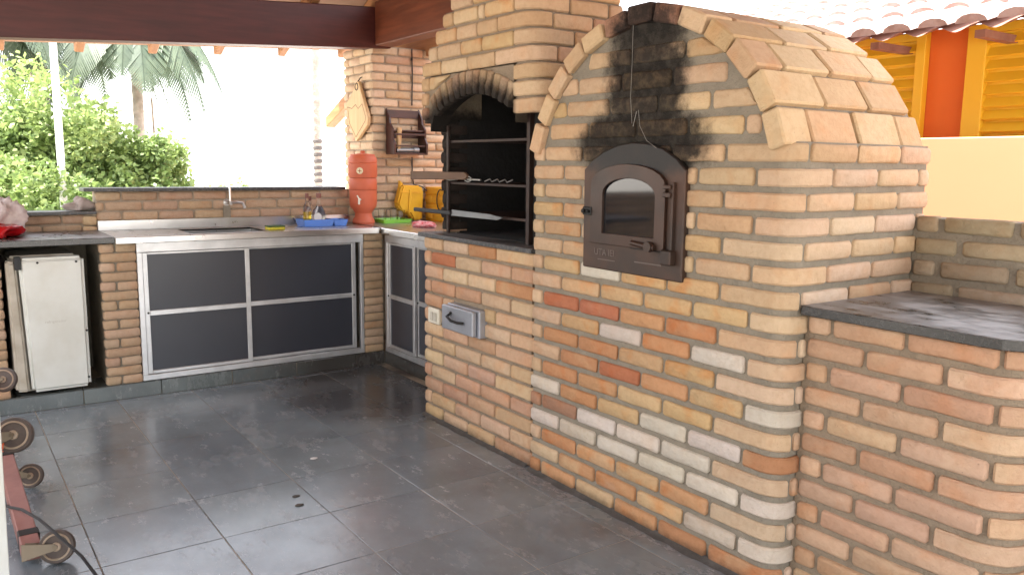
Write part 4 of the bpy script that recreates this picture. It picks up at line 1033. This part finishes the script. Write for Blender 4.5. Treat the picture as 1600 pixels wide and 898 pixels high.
# ------------------------------------------------------------------ garden
def leaf_cloud(n, c, R, size, seed, noise_amp=.35):
    rg = random.Random(seed); vs = []; fs = []
    clumps = [(Vector((rg.gauss(0, .42), rg.gauss(0, .42), rg.gauss(0, .40))), rg.uniform(.16, .30)) for _ in range(70)]
    for _ in range(n):
        cl, cr = rg.choice(clumps); p = cl + Vector((rg.gauss(0, 1), rg.gauss(0, 1), rg.gauss(0, .8))).normalized()*cr*rg.uniform(.6, 1.1)
        p = Vector((p.x*R[0], p.y*R[1], p.z*R[2])) + Vector(c)
        d = Vector((rg.gauss(0, 1), rg.gauss(0, 1), rg.gauss(-.3, .7))).normalized(); e = d.cross(Vector((rg.gauss(0, 1), rg.gauss(0, 1), rg.gauss(0, 1)))).normalized()
        L = size*rg.uniform(.6, 1.3); w2 = L*.28; k = len(vs)
        vs += [p, p + d*L*.5 + e*w2, p + d*L, p + d*L*.5 - e*w2]; fs.append((k, k+1, k+2, k+3))
    me = bpy.data.meshes.new('crown'); me.from_pydata([tuple(v) for v in vs], [], fs); return me
def tree(name, label, loc, c, R, n, size, seed, mat, cat='bush', group='garden bushes behind the half wall', h=.9):
    e = empty(name, loc, label, cat, group); x, y, _ = loc
    mb = MB()
    rg = random.Random(seed)
    for q in range(4):
        tip = Vector(c) + Vector((rg.uniform(-.5, .5)*R[0], rg.uniform(-.5, .5)*R[1], rg.uniform(-.1, .4)*R[2]))
        mb.tube([(x + rg.uniform(-.1, .1), y + rg.uniform(-.1, .1), -.13), Vector((x, y, 0)).lerp(tip, .5) + Vector((rg.uniform(-.1, .1), 0, 0)), tip], .035, 7, .010)
    mb.put('trunk', BARK, e, 0, True)
    obj('crown', leaf_cloud(n, c, R, size, seed), mat, e)
tree('garden_bush', 'big light green bush outside, left of the white post', (-6.6, -2.0, -.13), (-6.6, -2.0, .75), (1.1, .9, 1.05), 26000, .075, 11, LEAFY)
tree('garden_bush', 'tallest green bush outside, just right of the white post', (-7.2, -.75, -.13), (-7.2, -.85, 1.0), (1.1, .85, 1.2), 26000, .075, 12, LEAFY)
tree('garden_bush', 'green bush outside whose edge ends left of the wall tap', (-6.6, -.05, -.13), (-6.8, -.15, .85), (.9, .55, .95), 18000, .07, 13, LEAF)
tree('garden_bush', 'low dark green bush close behind the grey cap', (-5.2, -1.25, -.13), (-5.2, -1.25, .6), (.6, .7, .60), 12000, .06, 14, LEAF)
tree('garden_bush', 'tiny pale green plant far outside, right of the wall tap', (-9.5, 1.6, -.13), (-9.5, 1.6, .55), (.35, .40, .40), 1500, .08, 15, LEAFY, 'plant')
# palms
def palm(label, x, y, r0, r1, H, fr, seed, shaft=False, group='palms beyond the bushes', LF=1.9):
    e = empty('palm_tree', (x, y, -.13), label, 'palm', group); rg = random.Random(seed)
    prof = []; z = -.0
    while z < H:
        t = z/H; r = r0 + (r1 - r0)*t; prof += [(r*1.05, z), (r*.97, z + .03), (r*.97, z + .11)]; z += .12
    MB().lathe((x, y, -.13), prof, 14).put('trunk', BARK, e, 0, True)
    if shaft: MB().lathe((x, y, H - .5), [(r1*1.05, 0), (r1*1.25, .3), (r1*.8, .9)], 14).put('crownshaft', PALMG, e, 0, True)
    for k in range(fr):
        az = 2*math.pi*k/fr + rg.uniform(-.2, .2); Lf = LF*rg.uniform(.85, 1.15); el = rg.uniform(.1, .9); pts = []
        for i in range(13):
            t = i/12; rr = Lf*t*(1 - .25*t); zz = H - .13 + math.sin(el)*Lf*t - 1.5*t*t*Lf*.75; pts.append(Vector((x + math.cos(az)*rr, y + math.sin(az)*rr, zz)))
        mb = MB().tube(pts, .016, 5, .005); side = Vector((-math.sin(az), math.cos(az), 0))
        for i in range(2, 52):
            t = i/52*11.99; a = int(min(t, 11)); p = pts[a].lerp(pts[a+1], t - a); tan = (pts[a+1] - pts[a]).normalized(); ll = .52*math.sin(math.pi*min(1, (i/52)*.85 + .12))
            for sg in (1, -1):
                d = (side*sg*.8 + tan*.55 + Vector((0, 0, -.55))).normalized(); q = p + d*ll; wv = tan*.022
                mb.add([p - wv, p + wv, q + wv*.4, q - wv*.4], [(0, 1, 2, 3)])
        mb.put('frond', FROND, e)
palm('tall palm with grey trunk and drooping fronds left of centre outside', -9.0, .26, .075, .065, 3.15, 15, 3, LF=1.25)
palm('slimmer palm between the white post and the tall grey palm', -9.4, -.40, .055, .05, 3.3, 15, 4, LF=1.5)
palm('palm with its crown behind the beam at the far left outside', -8.5, -1.75, .07, .06, 3.1, 15, 5)
palm('pale ringed palm trunk standing left of the brick pillar outside', -9.0, 2.68, .062, .055, 6.5, 8, 6)
for k in range(9):
    zz = .80 + k*.095
    MB().lathe((-9.0, 2.68, zz), [(.060, 0), (.070, .012), (.069, .045), (.060, .055)], 14).put('leaf_scar', simple('leaf_scar_bark', (.10, .09, .085, 1), .9) if k == 0 else bpy.data.materials['leaf_scar_bark'], bpy.data.objects['palm_tree.003'], 0, True)
gc = empty('garden_column', (-9.0, -.84, -.13), 'thick pale round column with green top outside at far left', 'column')
MB().lathe((-9.0, -.84, -.13), [(.115, 0), (.10, .1), (.095, 2.72)], 20).put('shaft', COLUMN, gc, 0, True)
MB().lathe((-9.0, -.84, 2.60), [(.09, 0), (.10, .05), (.085, .9)], 20).put('green_top', PALMG, gc, 0, True)
tag(MB().lathe((-5.0, -1.125, -.13), [(.034, 0), (.030, .02), (.026, 3.4)], 12).put('white_post', POLEW, None, 0, True), 'slim white post standing in the garden among the bushes', 'post')
tag(MB().tube([(-9.2, .50, -.13), (-9.2, .49, 1.2), (-9.2, .47, 2.1)], .022, 7, .015).put('thin_trunk', BARK, None, 0, True), 'thin dark bare stem right of the tall grey palm', 'tree')

# ------------------------------------------------------------------ tipped trolley with casters at the left edge
tr = empty('tipped_trolley', (-.5, -1.9, 0), 'trolley tipped on its side at the left edge, reddish rail and casters', 'trolley')
def rail(name, p0, p1, wv, hv, mat, bev=.003):
    p0, p1, wv, hv = map(Vector, (p0, p1, wv, hv)); vs = [p0, p0 + wv, p0 + wv + hv, p0 + hv, p1, p1 + wv, p1 + wv + hv, p1 + hv]
    return MB().add(vs, [(0, 3, 2, 1), (4, 5, 6, 7), (0, 1, 5, 4), (1, 2, 6, 5), (2, 3, 7, 6), (3, 0, 4, 7)]).put(name, mat, tr, bev)
rail('frame_rail', (-.19, -1.862, .015), (-.92, -1.885, .12), (0, .055, 0), (0, 0, .055), TROLL)
rail('rail_collar', (-.25, -1.864, .018), (-.29, -1.866, .024), (0, .060, 0), (0, 0, .062), BLACKM)
rail('rail_collar', (-.86, -1.886, .108), (-.90, -1.888, .114), (0, .060, 0), (0, 0, .062), BLACKM)
rail('upper_rail', (-.08, -1.935, .42), (-.92, -1.935, .42), (0, .045, 0), (0, 0, .05), ORANGEP)
MB().add([(.12, -1.902, .62), (.12, -1.913, 0), (-.06, -1.93, 0), (-.06, -1.92, .62), (.12, -1.96, .62), (.12, -1.97, 0), (-.06, -1.99, 0), (-.06, -1.98, .62)], [(0, 1, 2, 3), (4, 7, 6, 5), (0, 4, 5, 1), (3, 2, 6, 7), (0, 3, 7, 4), (1, 5, 6, 2)]).put('white_panel', WHITEP, tr, .002)
def caster(c, r, ax, arm0, tilt=0):
    c = Vector(c); q = Vector((0, 0, 1)).rotation_difference(Vector(ax).normalized()).to_matrix().to_4x4(); wd = r*.62
    t = MB().lathe(c, [(r*.80, -wd/2), (r*.95, -wd/2), (r, -wd/3), (r, wd/3), (r*.95, wd/2), (r*.80, wd/2), (r*.80, wd/2 - .002)], 32, q).put('caster_wheel', TYRE, tr, 0, True)
    MB().lathe(c, [(r*.79, -wd/2 - .001), (r*.79, -wd/4), (r*.80, wd/2 + .001), (r*.70, wd/2 + .002), (r*.66, wd/2 - .007), (r*.30, wd/2 - .007), (r*.26, wd/2 + .004), (r*.10, wd/2 + .006)], 28, q).put('rim', RIM, t, 0, True)
    a = Vector(arm0); d = (a - c); n = Vector(ax).normalized(); sd = n.cross(d.normalized())*r*.42
    mb = MB()
    for s in (-1, 1):
        o = n*(wd/2 + .007)*s
        mb.add([c + o - sd*.5, c + o + sd*.5, a + o + sd*1.3, a + o - sd*1.3, c + o*1.08 - sd*.5, c + o*1.08 + sd*.5, a + o*1.08 + sd*1.3, a + o*1.08 - sd*1.3], [(0, 3, 2, 1), (4, 5, 6, 7), (0, 1, 5, 4), (1, 2, 6, 5), (2, 3, 7, 6), (3, 0, 4, 7)])
    mb.put('fork', ZINC, tr, .001)
    MB().lathe(c, [(r*.13, -wd/2 - .014), (r*.13, wd/2 + .014)], 8, q).put('axle_bolt', ZINC, tr)
caster((-.166, -1.765, .0535), .053, (.86, -.25, .30), (-.155, -1.86, .062))
caster((-.915, -1.775, .050), .047, (.86, -.25, .30), (-.90, -1.86, .085))
caster((-.10, -1.862, .462), .053, (.86, -.25, .30), (-.10, -1.94, .452))
caster((-.90, -1.840, .452), .047, (.86, -.25, .30), (-.90, -1.93, .45))
tag(MB().tube([(-.62, -1.90, .04), (-.54, -1.885, .09), (-.45, -1.873, .11), (-.34, -1.845, .135), (-.23, -1.805, .132), (-.11, -1.765, .112), (.0, -1.715, .075), (.07, -1.69, .04), (.12, -1.67, .012), (.25, -1.66, .006)], .005, 7).put('black_cable', BLACKP, None, 0, True), 'black cable lying over the trolley rail towards the floor', 'cable')
# behind the camera: half wall continued; house wall added to shape light and reflections
MB().box((-2.72, -5.4, 0), (-2.608, -2.71, 1.06)).put('wall_extension', MORT2, lw2)
small_wall(lw2, (-2.60, 0, 0), YD, XN, -5.4, -2.71, 1.056, .50, 'N', -2.9, -3.0)
th = empty('added_house_wall', (1, -6.6, 0), 'unseen plastered wall with brick dado, added behind the camera to shape light', 'house')
MB().box((-1.5, -6.75, 0), (5.2, -6.6, 2.8)).put('wall', COLUMN, th)
MB().box((-1.5, -6.60, 0), (5.2, -6.56, 1.0)).put('brick_dado', MORT2, th)
# litter on the floor
for (x, y, s, mt, lb) in ((-.62, -.72, .012, LABEL, 'small white scrap lying on the slate floor'), (-.26, -.935, .011, GROUT, 'dark crumb nearer the sink on the slate floor'), (-.17, -.955, .012, GROUT, 'dark crumb nearer the camera on the slate floor')):
    tag(blob('floor_scrap', mt, (x, y, 0), (s, s*1.4, s*.25), 4, .5, 60, 2), lb, 'scrap')
